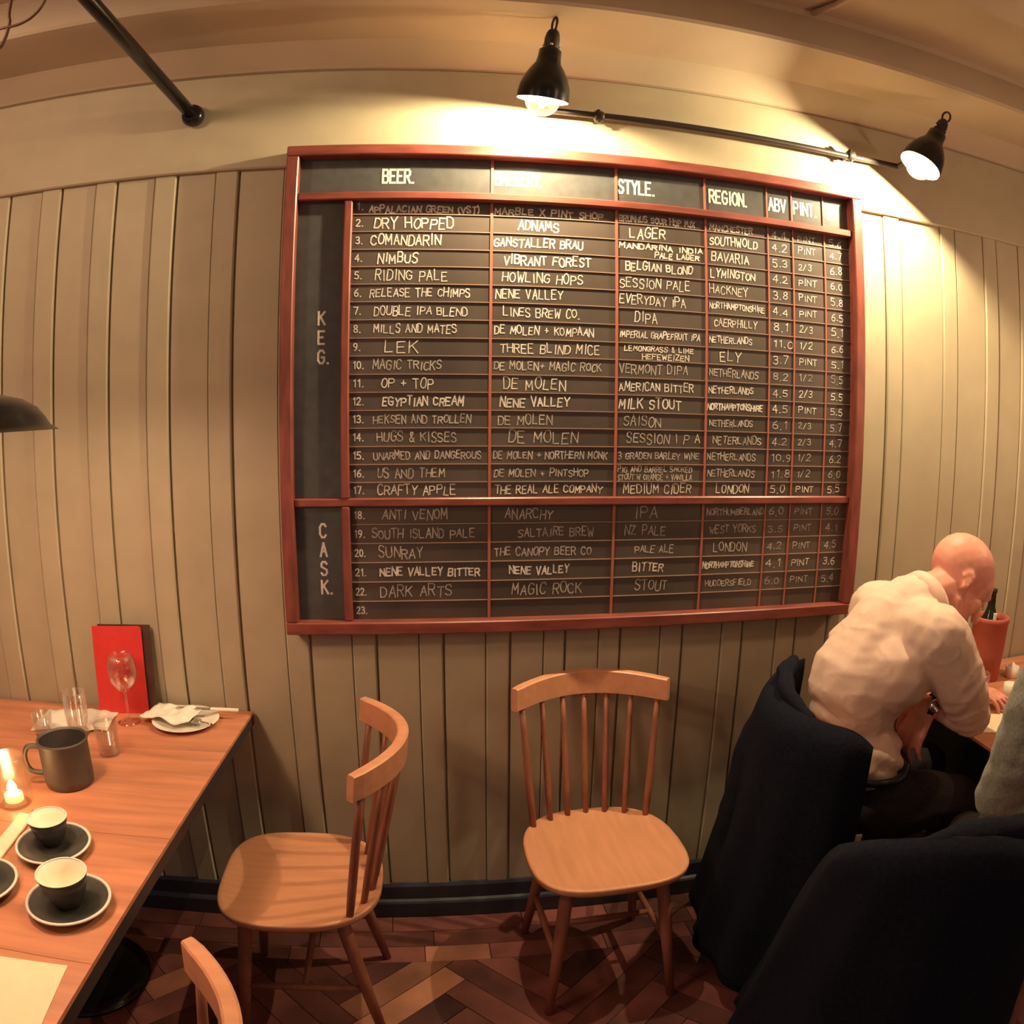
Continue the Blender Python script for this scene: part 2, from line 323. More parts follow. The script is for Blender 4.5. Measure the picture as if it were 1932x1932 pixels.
X0, X1, Z0, Z1 = -0.362, 1.338, 1.004, 2.334
board = thing('menu_board', 'large dark menu board in a red-brown wooden frame, chalked beer list, on the panelled wall', 'menu board', (0.49, YW - 0.02, Z0))
FY0, FY1 = 1.945, 2.012
fw = 0.034
MB().bbox((X0, FY0, Z1 - 0.030), (X1, FY1, Z1), 0.003).build('frame_rail', M['frame'], board)
MB().bbox((X0, FY0, Z0), (X1, FY1, Z0 + fw), 0.003).build('frame_rail', M['frame'], board)
MB().bbox((X0, FY0 + 0.0005, Z0 + fw), (X0 + fw, FY1, Z1 - 0.030), 0.003).build('frame_stile', M['frame_v'], board)
MB().bbox((X1 - fw, FY0 + 0.0005, Z0 + fw), (X1, FY1, Z1 - 0.030), 0.003).build('frame_stile', M['frame_v'], board)
xi0, xi1, zi0, zi1 = X0 + fw, X1 - fw, Z0 + fw, Z1 - 0.030
HZ0, HZ1 = 2.178, 2.200                        # rail under the header
MZ0, MZ1 = 1.352, 1.374                        # rail between keg and cask
KX0, KX1 = -0.200, -0.178                      # upright beside the keg and cask panels
MB().bbox((xi0, 1.957, HZ0), (xi1, FY1, HZ1), 0.003).build('divider_rail', M['frame'], board)
MB().bbox((xi0, 1.964, MZ0), (xi1, FY1, MZ1), 0.003).build('divider_rail', M['frame'], board)
MB().bbox((KX0, 1.962, zi0), (KX1, FY1, MZ0), 0.003).build('divider_stile', M['frame_v'], board)
MB().bbox((KX0, 1.962, MZ1), (KX1, FY1, HZ0), 0.003).build('divider_stile', M['frame_v'], board)
MB().box((xi0, YT, HZ1), (xi1, FY1, zi1)).build('header_panel', M['header'], board)
MB().box((xi0, YT, MZ1), (KX0, FY1, HZ0)).build('keg_panel', M['header'], board)
MB().box((xi0, YT, zi0), (KX0, FY1, MZ0)).build('cask_panel', M['header'], board)
kp = MB().box((KX1, YT, MZ1), (xi1, FY1, HZ0)).build('blackboard_panel', M['board'], board)
cp_ = MB().box((KX1, YT, zi0), (xi1, FY1, MZ0)).build('blackboard_panel', M['board'], board)
for x, t in ((0.197, 0.0075), (0.545, 0.0075), (0.812, 0.0060), (1.014, 0.0042), (1.099, 0.0042), (1.212, 0.0042)):
    MB().box((x - t / 2, YT - 0.004, HZ1), (x + t / 2, YT, zi1)).build('column_rule', M['colline'], board)
    MB().box((x - t / 2, YT - 0.004, MZ1), (x + t / 2, YT, HZ0)).build('column_rule', M['colline'], board)
    MB().box((x - t / 2, YT - 0.004, zi0), (x + t / 2, YT, MZ0)).build('column_rule', M['colline'], board)
kz = [2.186 - (2.186 - 1.374) / 17 * k for k in range(18)]
kz = [2.186, 2.141, 2.092, 2.042, 1.994, 1.946, 1.898, 1.849, 1.800, 1.752, 1.703, 1.655, 1.607, 1.560, 1.511, 1.463, 1.415, 1.374]
cz = [1.352, 1.302, 1.250, 1.197, 1.143, 1.089, 1.038]
for z in kz[1:-1] + cz[1:-1]:
    MB().box((KX1, YT - 0.003, z - 0.0012), (xi1, YT, z + 0.0012)).build('row_rule', M['rowline'], board)
rh = random.Random(3)
for t, a, b in (('BEER.', -0.100, -0.016), ('BREWERY.', 0.207, 0.335), ('STYLE.', 0.552, 0.658), ('REGION.', 0.828, 0.948), ('ABV', 1.022, 1.080), ('PINT.', 1.108, 1.188), ('£', 1.226, 1.258)):
    mb = MB(); write(mb, t, a, b, 2.232, 0.038, 0.0062, 0, rnd=rh); mb.build('painted_lettering', M['paint_white'], board)
hd = MB()
for k, c in enumerate('KEG.'):
    if c != '.': write(hd, c, -0.262, -0.244, 1.838 - k * 0.052, 0.034, 0.0058, 0, rnd=rh)
write(hd, '.', -0.238, -0.234, 1.734, 0.034, 0.006, 0, rnd=rh); hd.build('painted_lettering', M['paint_white'], board); hd = MB()
for k, c in enumerate('CASK.'):
    if c != '.': write(hd, c, -0.262, -0.244, 1.268 - k * 0.052, 0.036, 0.0058, 0, rnd=rh)
write(hd, '.', -0.238, -0.234, 1.112, 0.034, 0.006, 0, rnd=rh); hd.build('painted_lettering', M['paint_white'], board)
for k in range(23):
    z = (kz[k] + kz[k + 1]) / 2 if k < 17 else (cz[k - 17] + cz[k - 16]) / 2
    t = '%d.' % (k + 1); mb = MB(); write(mb, t, -0.168, -0.168 + 0.0095 * len(t), z - 0.009, 0.019, 0.0030, 0, rnd=rh); mb.build('row_number', M['paint_white'], board)
ROWS = '''-0.134,0.164,APPALACIAN GREEN (VST)|0.205,0.508,MARBLE X PINT SHOP|0.549,0.779,BRUNNUS SOUR HOP MIX|0.826,0.963,MANCHESTER||4.4|PINT|5.6
-0.119,0.095,DRY HOPPED|0.270,0.382,ADNAMS|0.584,0.689,LAGER|0.824,0.979,SOUTHWOLD||4.2|PINT|4.7
-0.127,0.061,COMANDARIN|0.204,0.450,GANSTALLER BRAU|0.548,0.802,MANDARINA INDIA|0.657,0.790,PALE LAGER|0.830,0.950,BAVARIA||5.3|2/3|6.8
-0.107,-0.000,NIMBUS|0.231,0.472,VIBRANT FOREST|0.571,0.770,BELGIAN BLOND|0.826,0.968,LYMINGTON||4.2|PINT|6.0
-0.113,0.081,RIDING PALE|0.228,0.450,HOWLING HOPS|0.552,0.763,SESSION PALE|0.822,0.944,HACKNEY||3.8|PINT|5.8
-0.126,0.142,RELEASE THE CHIMPS|0.210,0.394,NENE VALLEY|0.549,0.748,EVERYDAY IPA|0.821,0.999,NORTHAMPTONSHIRE||4.4|PINT|6.5
-0.114,0.135,DOUBLE IPA BLEND|0.232,0.440,LINES BREW CO.|0.597,0.664,DIPA|0.836,0.973,CAERPHILLY||8.1|2/3|5.1
-0.114,0.107,MILLS AND MATES|0.208,0.480,DE MOLEN + KOMPAAN|0.543,0.792,IMPERIAL GRAPEFRUIT IPA|0.820,0.957,NETHERLANDS||11.0|1/2|6.6
-0.084,0.006,LEK|0.224,0.498,THREE BLIND MICE|0.568,0.772,LEMONGRASS & LIME|0.620,0.759,HEFEWEIZEN|0.855,0.921,ELY||3.7|PINT|5.1
-0.115,0.067,MAGIC TRICKS|0.208,0.503,DE MOLEN+ MAGIC ROCK|0.550,0.755,VERMONT DIPA|0.822,0.978,NETHERLANDS||8.2|1/2|5.5
-0.092,0.046,OP + TOP|0.234,0.403,DE MOLEN|0.548,0.773,AMERICAN BITTER|0.821,0.963,NETHERLANDS||4.5|2/3|5.5
-0.089,0.127,EGYPTIAN CREAM|0.224,0.414,NENE VALLEY|0.548,0.737,MILK STOUT|0.817,0.994,NORTHAMPTONSHIRE||4.5|PINT|5.5
-0.113,0.146,HEKSEN AND TROLLEN|0.220,0.367,DE MOLEN|0.567,0.677,SAISON|0.824,0.963,NETHERLANDS||6.1|2/3|5.7
-0.103,0.109,HUGS & KISSES|0.249,0.439,DE MOLEN|0.577,0.796,SESSION I P A|0.836,0.993,NETERLANDS||4.2|2/3|4.7
-0.113,0.175,UNARMED AND DANGEROUS|0.208,0.522,DE MOLEN + NORTHERN MONK|0.548,0.794,3 GRADEN BARLEY WINE|0.820,0.975,NETHERLANDS||10.9|1/2|6.2
-0.103,0.078,US AND THEM|0.210,0.470,DE MOLEN + PINTSHOP|0.549,0.774,PIG AND BARREL SMOKED|0.549,0.774,STOUT W ORANGE + VANILLA|0.822,0.974,NETHERLANDS||11.8|1/2|6.0
-0.103,0.107,CRAFTY APPLE|0.213,0.509,THE REAL ALE COMPANY|0.571,0.773,MEDIUM CIDER|0.851,0.957,LONDON||5.0|PINT|5.5
-0.091,0.085,ANTI VENOM|0.241,0.371,ANARCHY|0.606,0.674,IPA|0.825,1.010,NORTHUMBERLAND||6.0|PINT|5.0
-0.120,0.158,SOUTH ISLAND PALE|0.276,0.490,SALTAIRE BREW|0.578,0.700,NZ PALE|0.836,0.987,WEST YORKS||3.5|PINT|4.1
-0.103,0.017,SUNRAY|0.212,0.483,THE CANOPY BEER CO|0.611,0.726,PALE ALE|0.851,0.960,LONDON||4.2|PINT|4.5
-0.100,0.172,NENE VALLEY BITTER|0.254,0.420,NENE VALLEY|0.605,0.697,BITTER|0.820,0.986,NORTHAMPTONSHIRE||4.1|PINT|3.6
-0.101,0.096,DARK ARTS|0.260,0.458,MAGIC ROCK|0.614,0.712,STOUT|0.832,0.981,HUDDERSFIELD||6.0|PINT|5.4'''
dim = {10, 13, 14, 15, 16, 18, 19, 20, 22}
rt = random.Random(5)
for k, line in enumerate(ROWS.split('\n')):
    left, rest = line.split('||'); n = k + 1
    zt, zb = (kz[k], kz[k + 1]) if k < 17 else (cz[k - 17], cz[k - 16])
    if k == 0: zt = 2.170
    ck = M['chalk_dim'] if n in dim else M['chalk']; cells = [tuple(c.split(',', 2)) for c in left.split('|')]
    cells = [(float(a), float(b), t) for a, b, t in cells]
    cells = [(max(a, 0.5535) if 0.53 < a < 0.56 else a, b, t) for a, b, t in cells]
    for i, (a, b, t) in enumerate(cells):
        dbl = 0
        for j, (a2, b2, t2) in enumerate(cells):
            if j != i and (a < 0.81 and a > 0.54) and (0.54 < a2 < 0.81): dbl = 1 if i < j else 2
        h = min(0.030, (b - a) / text_width(t) * 7.2, (zt - zb) * 0.60); h = max(h, 0.016)
        zz = (zt + zb) / 2 - h / 2
        if dbl: h = 0.014; zz = (zt + zb) / 2 + (0.003 if dbl == 1 else -0.019)
        mb = MB(); write(mb, t, a, b, zz, h, 0.0038 if n in (1, 2, 3, 4, 12, 21) else 0.0029, 1.0, rnd=rt); mb.build('chalk_writing', ck, board)
    abv, size, price = rest.split('|')
    zc = (zt + zb) / 2
    mb = MB(); write(mb, abv, 1.028, 1.028 + 0.017 * len(abv), zc - 0.011, 0.021, 0.0025, 1.0, rnd=rt); mb.build('chalk_writing', ck, board)
    mb = MB(); write(mb, size, 1.118, 1.118 + 0.0155 * len(size), zc - 0.009, 0.018, 0.0025, 1.0, rnd=rt); mb.build('chalk_writing', ck, board)
    mb = MB(); write(mb, price, 1.232, 1.232 + 0.015 * len(price), zc - 0.011, 0.021, 0.0025, 1.0, rnd=rt); mb.build('chalk_writing', ck, board)

# ---------------------------------------------------------------- wall lamps and conduit
def frame_mat(loc, up):
    up = Vector(up).normalized(); q = up.to_track_quat('Z', 'X'); return Matrix.Translation(loc) @ q.to_matrix().to_4x4()
LAMP_P = [(0.068, 0), (0.067, 0.018), (0.064, 0.04), (0.056, 0.064), (0.044, 0.086), (0.033, 0.102), (0.030, 0.118), (0.029, 0.138), (0.020, 0.146), (0.016, 0.150)]
def wall_lamp(loc, up, label, power):
    t = thing('wall_lamp', label, 'lamp', loc, 0, 'black shaded lamps over the menu board')
    m = frame_mat(loc, up)
    MB().lathe(LAMP_P, 32, m).build('lamp_shade', M['black'], t)
    MB().lathe([(r - 0.002, z) for r, z in LAMP_P[:-3]] + [(0.004, 0.115)], 32, m).build('shade_lining', M['white_in'], t)
    c = MB().lathe([(0.020, 0.146), (0.020, 0.170), (0.017, 0.186), (0.012, 0.196), (0.0, 0.198)], 20, m).build('lamp_socket', M['conduit'], t)
    for k in range(3):
        a = k * 2.1 + 0.6; p = m @ Vector((0.024 * math.cos(a), 0.024 * math.sin(a), 0.152))
        MB().lathe([(0.0, -0.004), (0.003, -0.0035), (0.0045, 0), (0.003, 0.0035), (0.0, 0.004)], 10, Matrix.Translation(p)).build('screw', M['chrome'], t)
    ring = [m @ Vector((0.013 * math.cos(a), 0, 0.212 + 0.02 * math.sin(a))) for a in [k * math.pi / 8 for k in range(17)]]
    MB().tube(ring, 0.0035, 8, caps=False).build('hanging_loop', M['conduit'], t)
    prof = [(0.0, -0.044)] + [(0.046 * math.cos(a), 0.002 + 0.046 * math.sin(a)) for a in [math.radians(d) for d in range(-80, 61, 10)]] + [(0.016, 0.06), (0.014, 0.085)]
    b = MB().lathe(prof, 28, m).build('bulb', M['bulb'], t)
    MB().lathe([(0.0, 0.010), (0.008, 0.014), (0.010, 0.026), (0.006, 0.042), (0.0, 0.046)], 14, m).build('filament', M['glow'], b)
    L = lamp('POINT', 'wall_lamp_light', m @ Vector((0, 0, 0.012)), power, (1.0, 0.80, 0.50), 0.012)
    return t
E1 = Vector((0.305, 1.80, 2.418)); E2 = Vector((1.455, 1.775, 2.395))
wall_lamp(E1, (0.10, -0.30, 0.95), 'black bell-shaped lamp above the middle of the beer board, seen from the side', 58)
wall_lamp(E2, (0.50, -0.14, 0.84), 'black lamp beyond the right corner of the board, its glaring mouth turned to view', 75)
rail = thing('conduit_rail', 'long thin dark conduit running between the two lamps over the board', 'pipe', (0.9, 1.95, 2.45))
pts = [(0.32, 1.95, 2.455), (0.49, 1.95, 2.452), (0.995, 1.95, 2.448), (1.312, 1.95, 2.446), (1.50, 1.95, 2.450)]
MB().tube(pts, 0.0095, 12).build('tube', M['conduit'], rail)
for x in (0.490, 1.312):
    MB().lathe([(0.0, -0.014), (0.013, -0.014), (0.0165, -0.009), (0.0165, 0.009), (0.013, 0.014), (0.0, 0.014)], 16, Matrix.Translation((x, 1.95, 2.450)) @ Matrix.Rotation(math.pi / 2, 4, 'Y')).build('collar', M['conduit'], rail)
    k_ = MB().tube([(x, 1.95, 2.470), (x, 1.95, 2.428)], [0.006, 0.006], 10); k_.build('clamp_screw', M['conduit'], rail)
    MB().tube([(x, 1.95, 2.450), (x, 1.98, 2.450), (x, 2.001, 2.450)], 0.006, 10).build('wall_bracket', M['conduit'], rail)
MB().tube([(0.32, 1.95, 2.455), (0.315, 1.82, 2.470)], 0.008, 10).build('lamp_arm', M['conduit'], rail)
MB().tube([(1.50, 1.95, 2.450), (1.49, 1.80, 2.455)], 0.008, 10).build('lamp_arm', M['conduit'], rail)
# thick pipe from the frieze out into the room
pipe = thing('ceiling_pipe', 'thick dark pipe slanting up from a round boss on the frieze, top left', 'pipe', (-0.655, 2.0, 2.46))
MB().tube([(-0.653, 1.985, 2.462), (-0.72, 1.35, 2.50), (-0.80, 0.60, 2.545)], 0.0185, 18).build('tube', M['black'], pipe)
MB().lathe([(0.0, -0.032), (0.018, -0.028), (0.030, -0.016), (0.034, 0.0), (0.031, 0.012), (0.026, 0.020), (0.0, 0.022)], 24, Matrix.Translation((-0.652, 1.978, 2.461)) @ Matrix.Rotation(math.pi / 2, 4, 'X')).build('wall_flange', M['black'], pipe)
# painted conduit stub under the upper ceiling
s_ = MB().tube([(1.025, 1.635, 2.738), (1.06, 1.56, 2.739), (1.11, 1.30, 2.739), (1.125, 1.205, 2.739)], 0.010, 10)
solo('ceiling_conduit', s_, M['ceil'], 'short painted conduit run on the ceiling, right of the middle lamp, near the top edge', 'pipe', (1.07, 1.5, 2.74))

# ---------------------------------------------------------------- pendant over the left table
pl = thing('pendant_lamp', 'black dome pendant lamp hanging over the left table, cut by the picture edge', 'lamp', PEND)
PP = [(0.212, 0.0), (0.204, 0.003), (0.193, 0.010), (0.184, 0.024), (0.168, 0.042), (0.140, 0.057), (0.10, 0.066), (0.03, 0.070), (0.028, 0.11), (0.02, 0.135), (0.006, 0.150)]
mp_ = Matrix.Translation(PEND)
MB().lathe(PP, 48, mp_).build('lamp_shade', M['black'], pl)
MB().lathe([(r - 0.0025, z - 0.0005) for r, z in PP[:7]] + [(0.012, 0.060)], 48, mp_).build('shade_lining', M['white_in'], pl)
MB().lathe([(0.0, 0.012), (0.018, 0.016), (0.026, 0.030), (0.020, 0.045), (0.014, 0.06)], 20, mp_).build('bulb', M['glow_p'], pl)
cab = [PEND + Vector((0, 0, 0.148)), (-0.862, 1.205, 2.0), (-0.865, 1.22, 2.30), (-0.858, 1.25, 2.37), (-0.852, 1.25, 2.42), (-0.860, 1.25, 2.455), (-0.868, 1.25, 2.60)]
def smooth_path(p, n=8):
    p = [Vector(q) for q in p]; out = []
    for i in range(len(p) - 1):
        a, b, c, d = p[max(i - 1, 0)], p[i], p[i + 1], p[min(i + 2, len(p) - 1)]
        for k in range(n):
            t = k / n; out.append(0.5 * ((2 * b) + (c - a) * t + (2 * a - 5 * b + 4 * c - d) * t * t + (3 * b - a - 3 * c + d) * t ** 3))
    return out + [p[-1]]
MB().tube(smooth_path(cab), 0.0042, 8).build('cord', M['cable'], pl)
cab2 = [(-0.93, 1.25, 2.44), (-0.895, 1.25, 2.415), (-0.86, 1.248, 2.410), (-0.825, 1.25, 2.412), (-0.795, 1.25, 2.425), (-0.775, 1.25, 2.455), (-0.768, 1.25, 2.52), (-0.79, 1.25, 2.594)]
MB().tube(smooth_path(cab2), 0.0033, 8).build('spare_cord_loop', M['cable'], pl)
MB().lathe([(0.0, 0), (0.035, 0.0), (0.04, -0.006), (0.03, -0.016), (0.0, -0.02)], 20, Matrix.Translation((-0.868, 1.25, 2.748))).build('ceiling_rose', M['black'], pl)
MB().tube([(-0.868, 1.25, 2.60), (-0.868, 1.25, 2.735)], 0.0042, 8).build('cord', M['cable'], pl)
MB().tube([(-0.79, 1.25, 2.594), (-0.84, 1.25, 2.68), (-0.862, 1.25, 2.735)], 0.0033, 8).build('spare_cord_loop', M['cable'], pl)

# ---------------------------------------------------------------- spindle-back chairs
def seat_pt(a, f=1.0):
    c, s = math.cos(a), math.sin(a); e = 2 / 3.3
    x = abs(c) ** e * (1 if c > 0 else -1); y = abs(s) ** e * (1 if s > 0 else -1)
    hw = 0.218 - 0.020 * max(y, 0) ** 1.5
    bulge = 0.018 * (1 - x * x) * max(y, 0)
    return Vector((x * hw * f, (y * 0.202 + bulge) * f + 0.002, 0))
def make_chair(label, group):
    t = thing('spindle_chair', label, 'chair', (0, 0, 0), 0, group)
    n = 48; mb = MB(); rings = []
    for f, z in ((0.06, 0.4405), (0.3, 0.4400), (0.6, 0.4405), (0.82, 0.4450), (0.93, 0.4488), (0.975, 0.4495), (0.995, 0.4475), (1.0, 0.4440), (0.995, 0.433), (0.965, 0.4235), (0.90, 0.420), (0.5, 0.420), (0.06, 0.420)):
        rings.append([Vector((p.x, p.y, z)) for p in (seat_pt(2 * math.pi * j / n, f) for j in range(n))])
    mb.loft(rings); mb.build('seat', M['chair'], t)
    def arc(x, dz=0): return Vector((x, 0.287 - 0.108 * (x / 0.222) ** 2, 0.0))
    # crest rail
    rg = []; K = 22
    for i in range(K + 1):
        x = -0.222 + 0.444 * i / K; p = arc(x); d = (arc(x + 0.004) - arc(x - 0.004)).normalized(); nn = Vector((-d.y, d.x, 0))
        e = 1.0 if 0 < i < K else 0.82; top = 0.866 + 0.006 * (1 - (x / 0.222) ** 2); bot = 0.802
        T = 0.0135 * e
        rg.append([p - nn * T + Vector((0, 0, bot + 0.003)), p - nn * (T * 0.6) + Vector((0, -0.0, bot)), p + nn * (T * 0.6) + Vector((0, 0, bot)), p + nn * T + Vector((0, 0.0, bot + 0.003)),
                   p + nn * T + Vector((0, 0.006, top - 0.003)), p + nn * (T * 0.7) + Vector((0, 0.006, top)), p - nn * (T * 0.7) + Vector((0, 0.006, top)), p - nn * T + Vector((0, 0.006, top - 0.003))])
    MB().loft(rg, smooth=False).build('crest_rail', M['chair'], t)
    for i in range(7):
        u = -1 + i / 3.0
        b = Vector((0.168 * u, 0.200 - 0.055 * u * u, 0.438)); c = arc(0.198 * u); c.z = 0.812
        md = (b + c) / 2; r0 = 0.0094 if abs(u) > 0.9 else 0.0082
        MB().tube([b, b + (c - b) * 0.25, md, b + (c - b) * 0.8, c], [r0, r0 * 1.18, r0 * 1.15, r0 * 0.95, r0 * 0.9], 10).build('spindle', M['chair_shaded'], t)
    feet = {}
    for sx in (-1, 1):
        for fr in (True, False):
            a = Vector((0.128 * sx, -0.120 if fr else 0.115, 0.424)); b = Vector((0.178 * sx, -0.182 if fr else 0.200, 0.0))
            feet[(sx, fr)] = (a, b)
            MB().tube([a, a.lerp(b, 0.12), a.lerp(b, 0.45), b], [0.0155, 0.0185, 0.0175, 0.0120], 14).build('leg', M['chair_shaded'], t)
    def at(k, f): a, b = feet[k]; return a.lerp(b, f)
    mids = []
    for sx in (-1, 1):
        p, q = at((sx, True), 0.56), at((sx, False), 0.56)
        MB().tube([p, p.lerp(q, 0.5), q], [0.008, 0.0105, 0.008], 10).build('stretcher', M['chair_shaded'], t); mids.append(p.lerp(q, 0.5))
    MB().tube([mids[0], mids[0].lerp(mids[1], 0.5), mids[1]], [0.008, 0.010, 0.008], 10).build('stretcher', M['chair_shaded'], t)
    return t
GC = 'spindle back wooden chairs'
chair = make_chair('pale wooden spindle-back chair under the board, seat facing the viewer', GC)
chair.location = (0.482, 1.690, 0); chair.rotation_euler.z = math.radians(2)
def put(x, y, rz, label):
    c = copy_tree(chair); c.location = (x, y, 0); c.rotation_euler.z = math.radians(rz); c['label'] = label; return c
put(-0.335, 1.612, -90, 'pale wooden spindle-back chair turned sideways, seat pointing to the table end')
put(-0.545, 0.625, -90, 'wooden chair cut by the bottom edge, only its curved top rail showing by the table')
put(1.205, 1.585, 90, "wooden chair hidden beneath a navy coat, the bald man's seat")
put(1.48, 1.02, 180, 'wooden chair under the person in grey at the right edge')
put(1.03, 1.11, 180, 'wooden chair buried under the heaped navy coat, bottom right')
# ---------------------------------------------------------------- tables
def dining_table(label, quad, joints, base_xy, gname):
    """quad: four top corners (x, y) as far-left, far-right, near-right, near-left; joints: y of the board joints"""
    cx = sum(p[0] for p in quad) / 4; cy = sum(p[1] for p in quad) / 4
    t = thing('dining_table', label, 'table', (cx, cy, 0), 0, gname)
    (ax, ay), (bx, by), (dx, dy), (ex, ey) = quad
    def edge(p, q, y): f = (y - p[1]) / (q[1] - p[1]); return p[0] + (q[0] - p[0]) * f
    ys = [ay] + joints + [ey]
    for y0, y1 in zip(ys, ys[1:]):
        g = 0.0006
        xa0, xa1 = edge((ax, ay), (ex, ey), y0), edge((ax, ay), (ex, ey), y1)
        xb0, xb1 = edge((bx, by), (dx, dy), y0), edge((bx, by), (dx, dy), y1)
        MB().prism([(xa0, y0 - g), (xa1, y1 + g), (xb1, y1 + g), (xb0, y0 - g)], 0.741, 0.750).build('board', M['table'], t)
    ins = 0.012
    # dark edge band under the boards
    def rail(p, q, z0, z1, th, name, m):
        p, q = Vector((*p, 0)), Vector((*q, 0)); d = (q - p).normalized(); n = Vector((-d.y, d.x, 0)) * th
        MB().prism([(p.x, p.y), (q.x, q.y), (q.x + n.x, q.y + n.y), (p.x + n.x, p.y + n.y)], z0, z1).build(name, m, t)
    return t, rail
GT = 'dining tables along the wall'
tl, rail = dining_table('long orange wooden table at left, set with cups, against the panelled wall', [(-1.62, 2.008), (-0.492, 2.008), (-0.590, 0.42), (-1.62, 0.42)], [1.73, 1.30, 0.885], None, GT)
rail((-0.590 + 0.0, 0.42), (-0.492, 2.008), 0.712, 0.741, 0.03, 'edge_band', M['edge'])
for px_, py_ in ((-1.05, 1.62), (-1.05, 0.80)):
    MB().bbox((px_ - 0.30, py_ - 0.04, 0.692), (px_ + 0.30, py_ + 0.04, 0.722), 0.004).build('bearer', M['black'], tl)
    MB().tube([(px_, py_, 0.03), (px_, py_, 0.695)], 0.038, 20).build('column', M['black'], tl)
    MB().lathe([(0.0, 0.0), (0.20, 0.0), (0.20, 0.010), (0.15, 0.022), (0.05, 0.035), (0.0, 0.035)], 32, Matrix.Translation((px_, py_, 0))).build('foot', M['black'], tl)
tr, rail = dining_table('orange wooden table at right, in front of the bald man', [(1.548, 2.008), (2.62, 2.008), (2.62, 1.368), (1.500, 1.368)], [1.70], None, GT)
rail((1.510, 1.374), (2.600, 1.374), 0.46, 0.741, 0.02, 'shade_apron', M['navy_paint'])
rail((1.68, 1.99), (1.68, 1.400), 0.46, 0.722, 0.02, 'shade_apron', M['navy_paint'])  # dark panel put in for the shade beneath the tabletop
for px_, py_ in ((2.05, 1.70),):
    MB().bbox((px_ - 0.40, py_ - 0.04, 0.692), (px_ + 0.40, py_ + 0.04, 0.722), 0.004).build('bearer', M['black'], tr)
    MB().tube([(px_, py_, 0.03), (px_, py_, 0.695)], 0.038, 20).build('column', M['black'], tr)
    MB().lathe([(0.0, 0.0), (0.24, 0.0), (0.24, 0.010), (0.15, 0.022), (0.05, 0.035), (0.0, 0.035)], 32, Matrix.Translation((px_, py_, 0))).build('foot', M['black'], tr)
T = 0.750
# ---------------------------------------------------------------- things on the left table
def saucer(x, y, label):
    t = thing('saucer', label, 'saucer', (x, y, T), 0, 'dark saucers with pale rims')
    m = Matrix.Translation((x, y, T))
    MB().lathe([(0.0, 0.004), (0.028, 0.004), (0.032, 0.007), (0.055, 0.011), (0.079, 0.0175), (0.0815, 0.0165), (0.056, 0.007), (0.035, 0.0), (0.0, 0.0)], 48, m).build('dish', M['cup_out'], t)
    MB().lathe([(0.0785, 0.0172), (0.0795, 0.0200), (0.0825, 0.0208), (0.0850, 0.0192), (0.0845, 0.0168), (0.0805, 0.0160)], 48, m).build('rim', M['china'], t)
    return t
def cup(x, y, label, hd=0.4, k=1.0):
    z = T + 0.0045
    t = thing('coffee_cup', label, 'cup', (x, y, z), 0, 'cream lined coffee cups')
    m = Matrix.Translation((x, y, z)) @ Matrix.Scale(k, 4)
    MB().lathe([(0.0, 0.0), (0.021, 0.0), (0.024, 0.004), (0.032, 0.018), (0.040, 0.040), (0.0445, 0.061), (0.0432, 0.0620)], 40, m).build('body', M['cup_out'], t)
    MB().lathe([(0.0432, 0.0620), (0.0455, 0.0626), (0.0448, 0.0612), (0.0418, 0.060), (0.037, 0.040), (0.029, 0.018), (0.018, 0.006), (0.0, 0.005)], 40, m).build('lining', M['cup_in'], t)
    a = hd; c = Vector((math.cos(a), math.sin(a), 0)); p0 = Vector((x, y, z))
    MB().tube(smooth_path([p0 + c * 0.0465 * k + Vector((0, 0, 0.050)), p0 + c * 0.060 + Vector((0, 0, 0.052)), p0 + c * 0.066 + Vector((0, 0, 0.036)), p0 + c * 0.054 + Vector((0, 0, 0.020)), p0 + c * 0.0365 * k + Vector((0, 0, 0.022))], 5), 0.0042, 8).build('handle', M['cup_out'], t)
    return t
sA = (-0.775, 1.215); sB = (-0.662, 1.035); sC = (-0.872, 1.045)
saucer(*sA, 'dark saucer with a pale rim beside the candle, farther of the two whole ones')
saucer(*sB, 'dark saucer with a pale rim nearest the table edge')
saucer(*sC, 'dark saucer with a pale rim, cut by the left picture edge')
cup(sA[0] - 0.012, sA[1] + 0.02, 'dark cup with cream inside standing beside the candle jar', 2.6)
cup(sB[0] - 0.002, sB[1] + 0.004, 'dark cup with cream inside nearest the table edge', 2.9, 1.12)
cup(sC[0] - 0.01, sC[1] + 0.01, 'dark cup with cream inside, cut by the left picture edge', 2.9)
# candle in a glass jar
cj = (-0.962, 1.385)
t = thing('candle_jar', 'lit candle burning in a clear glass jar at the left edge', 'candle', (*cj, T))
m = Matrix.Translation((*cj, T))
MB().lathe([(0.0, 0.0), (0.040, 0.0), (0.046, 0.006), (0.050, 0.03), (0.052, 0.09), (0.047, 0.118), (0.044, 0.124), (0.042, 0.122), (0.045, 0.116), (0.049, 0.088), (0.047, 0.03), (0.042, 0.009), (0.0, 0.008)], 36, m).build('jar', M['jar'], t)
MB().lathe([(0.0, 0.009), (0.024, 0.009), (0.024, 0.024), (0.020, 0.027), (0.0, 0.026)], 28, m).build('wax', M['wax'], t)
fl_ = MB().lathe([(0.0, 0.028), (0.008, 0.031), (0.0125, 0.038), (0.0105, 0.048), (0.005, 0.057), (0.0, 0.061)], 16, m).build('flame', M['flame'], t)
lamp('POINT', 'candle_light', (cj[0], cj[1], T + 0.055), 0.9, (1.0, 0.50, 0.20), 0.008)
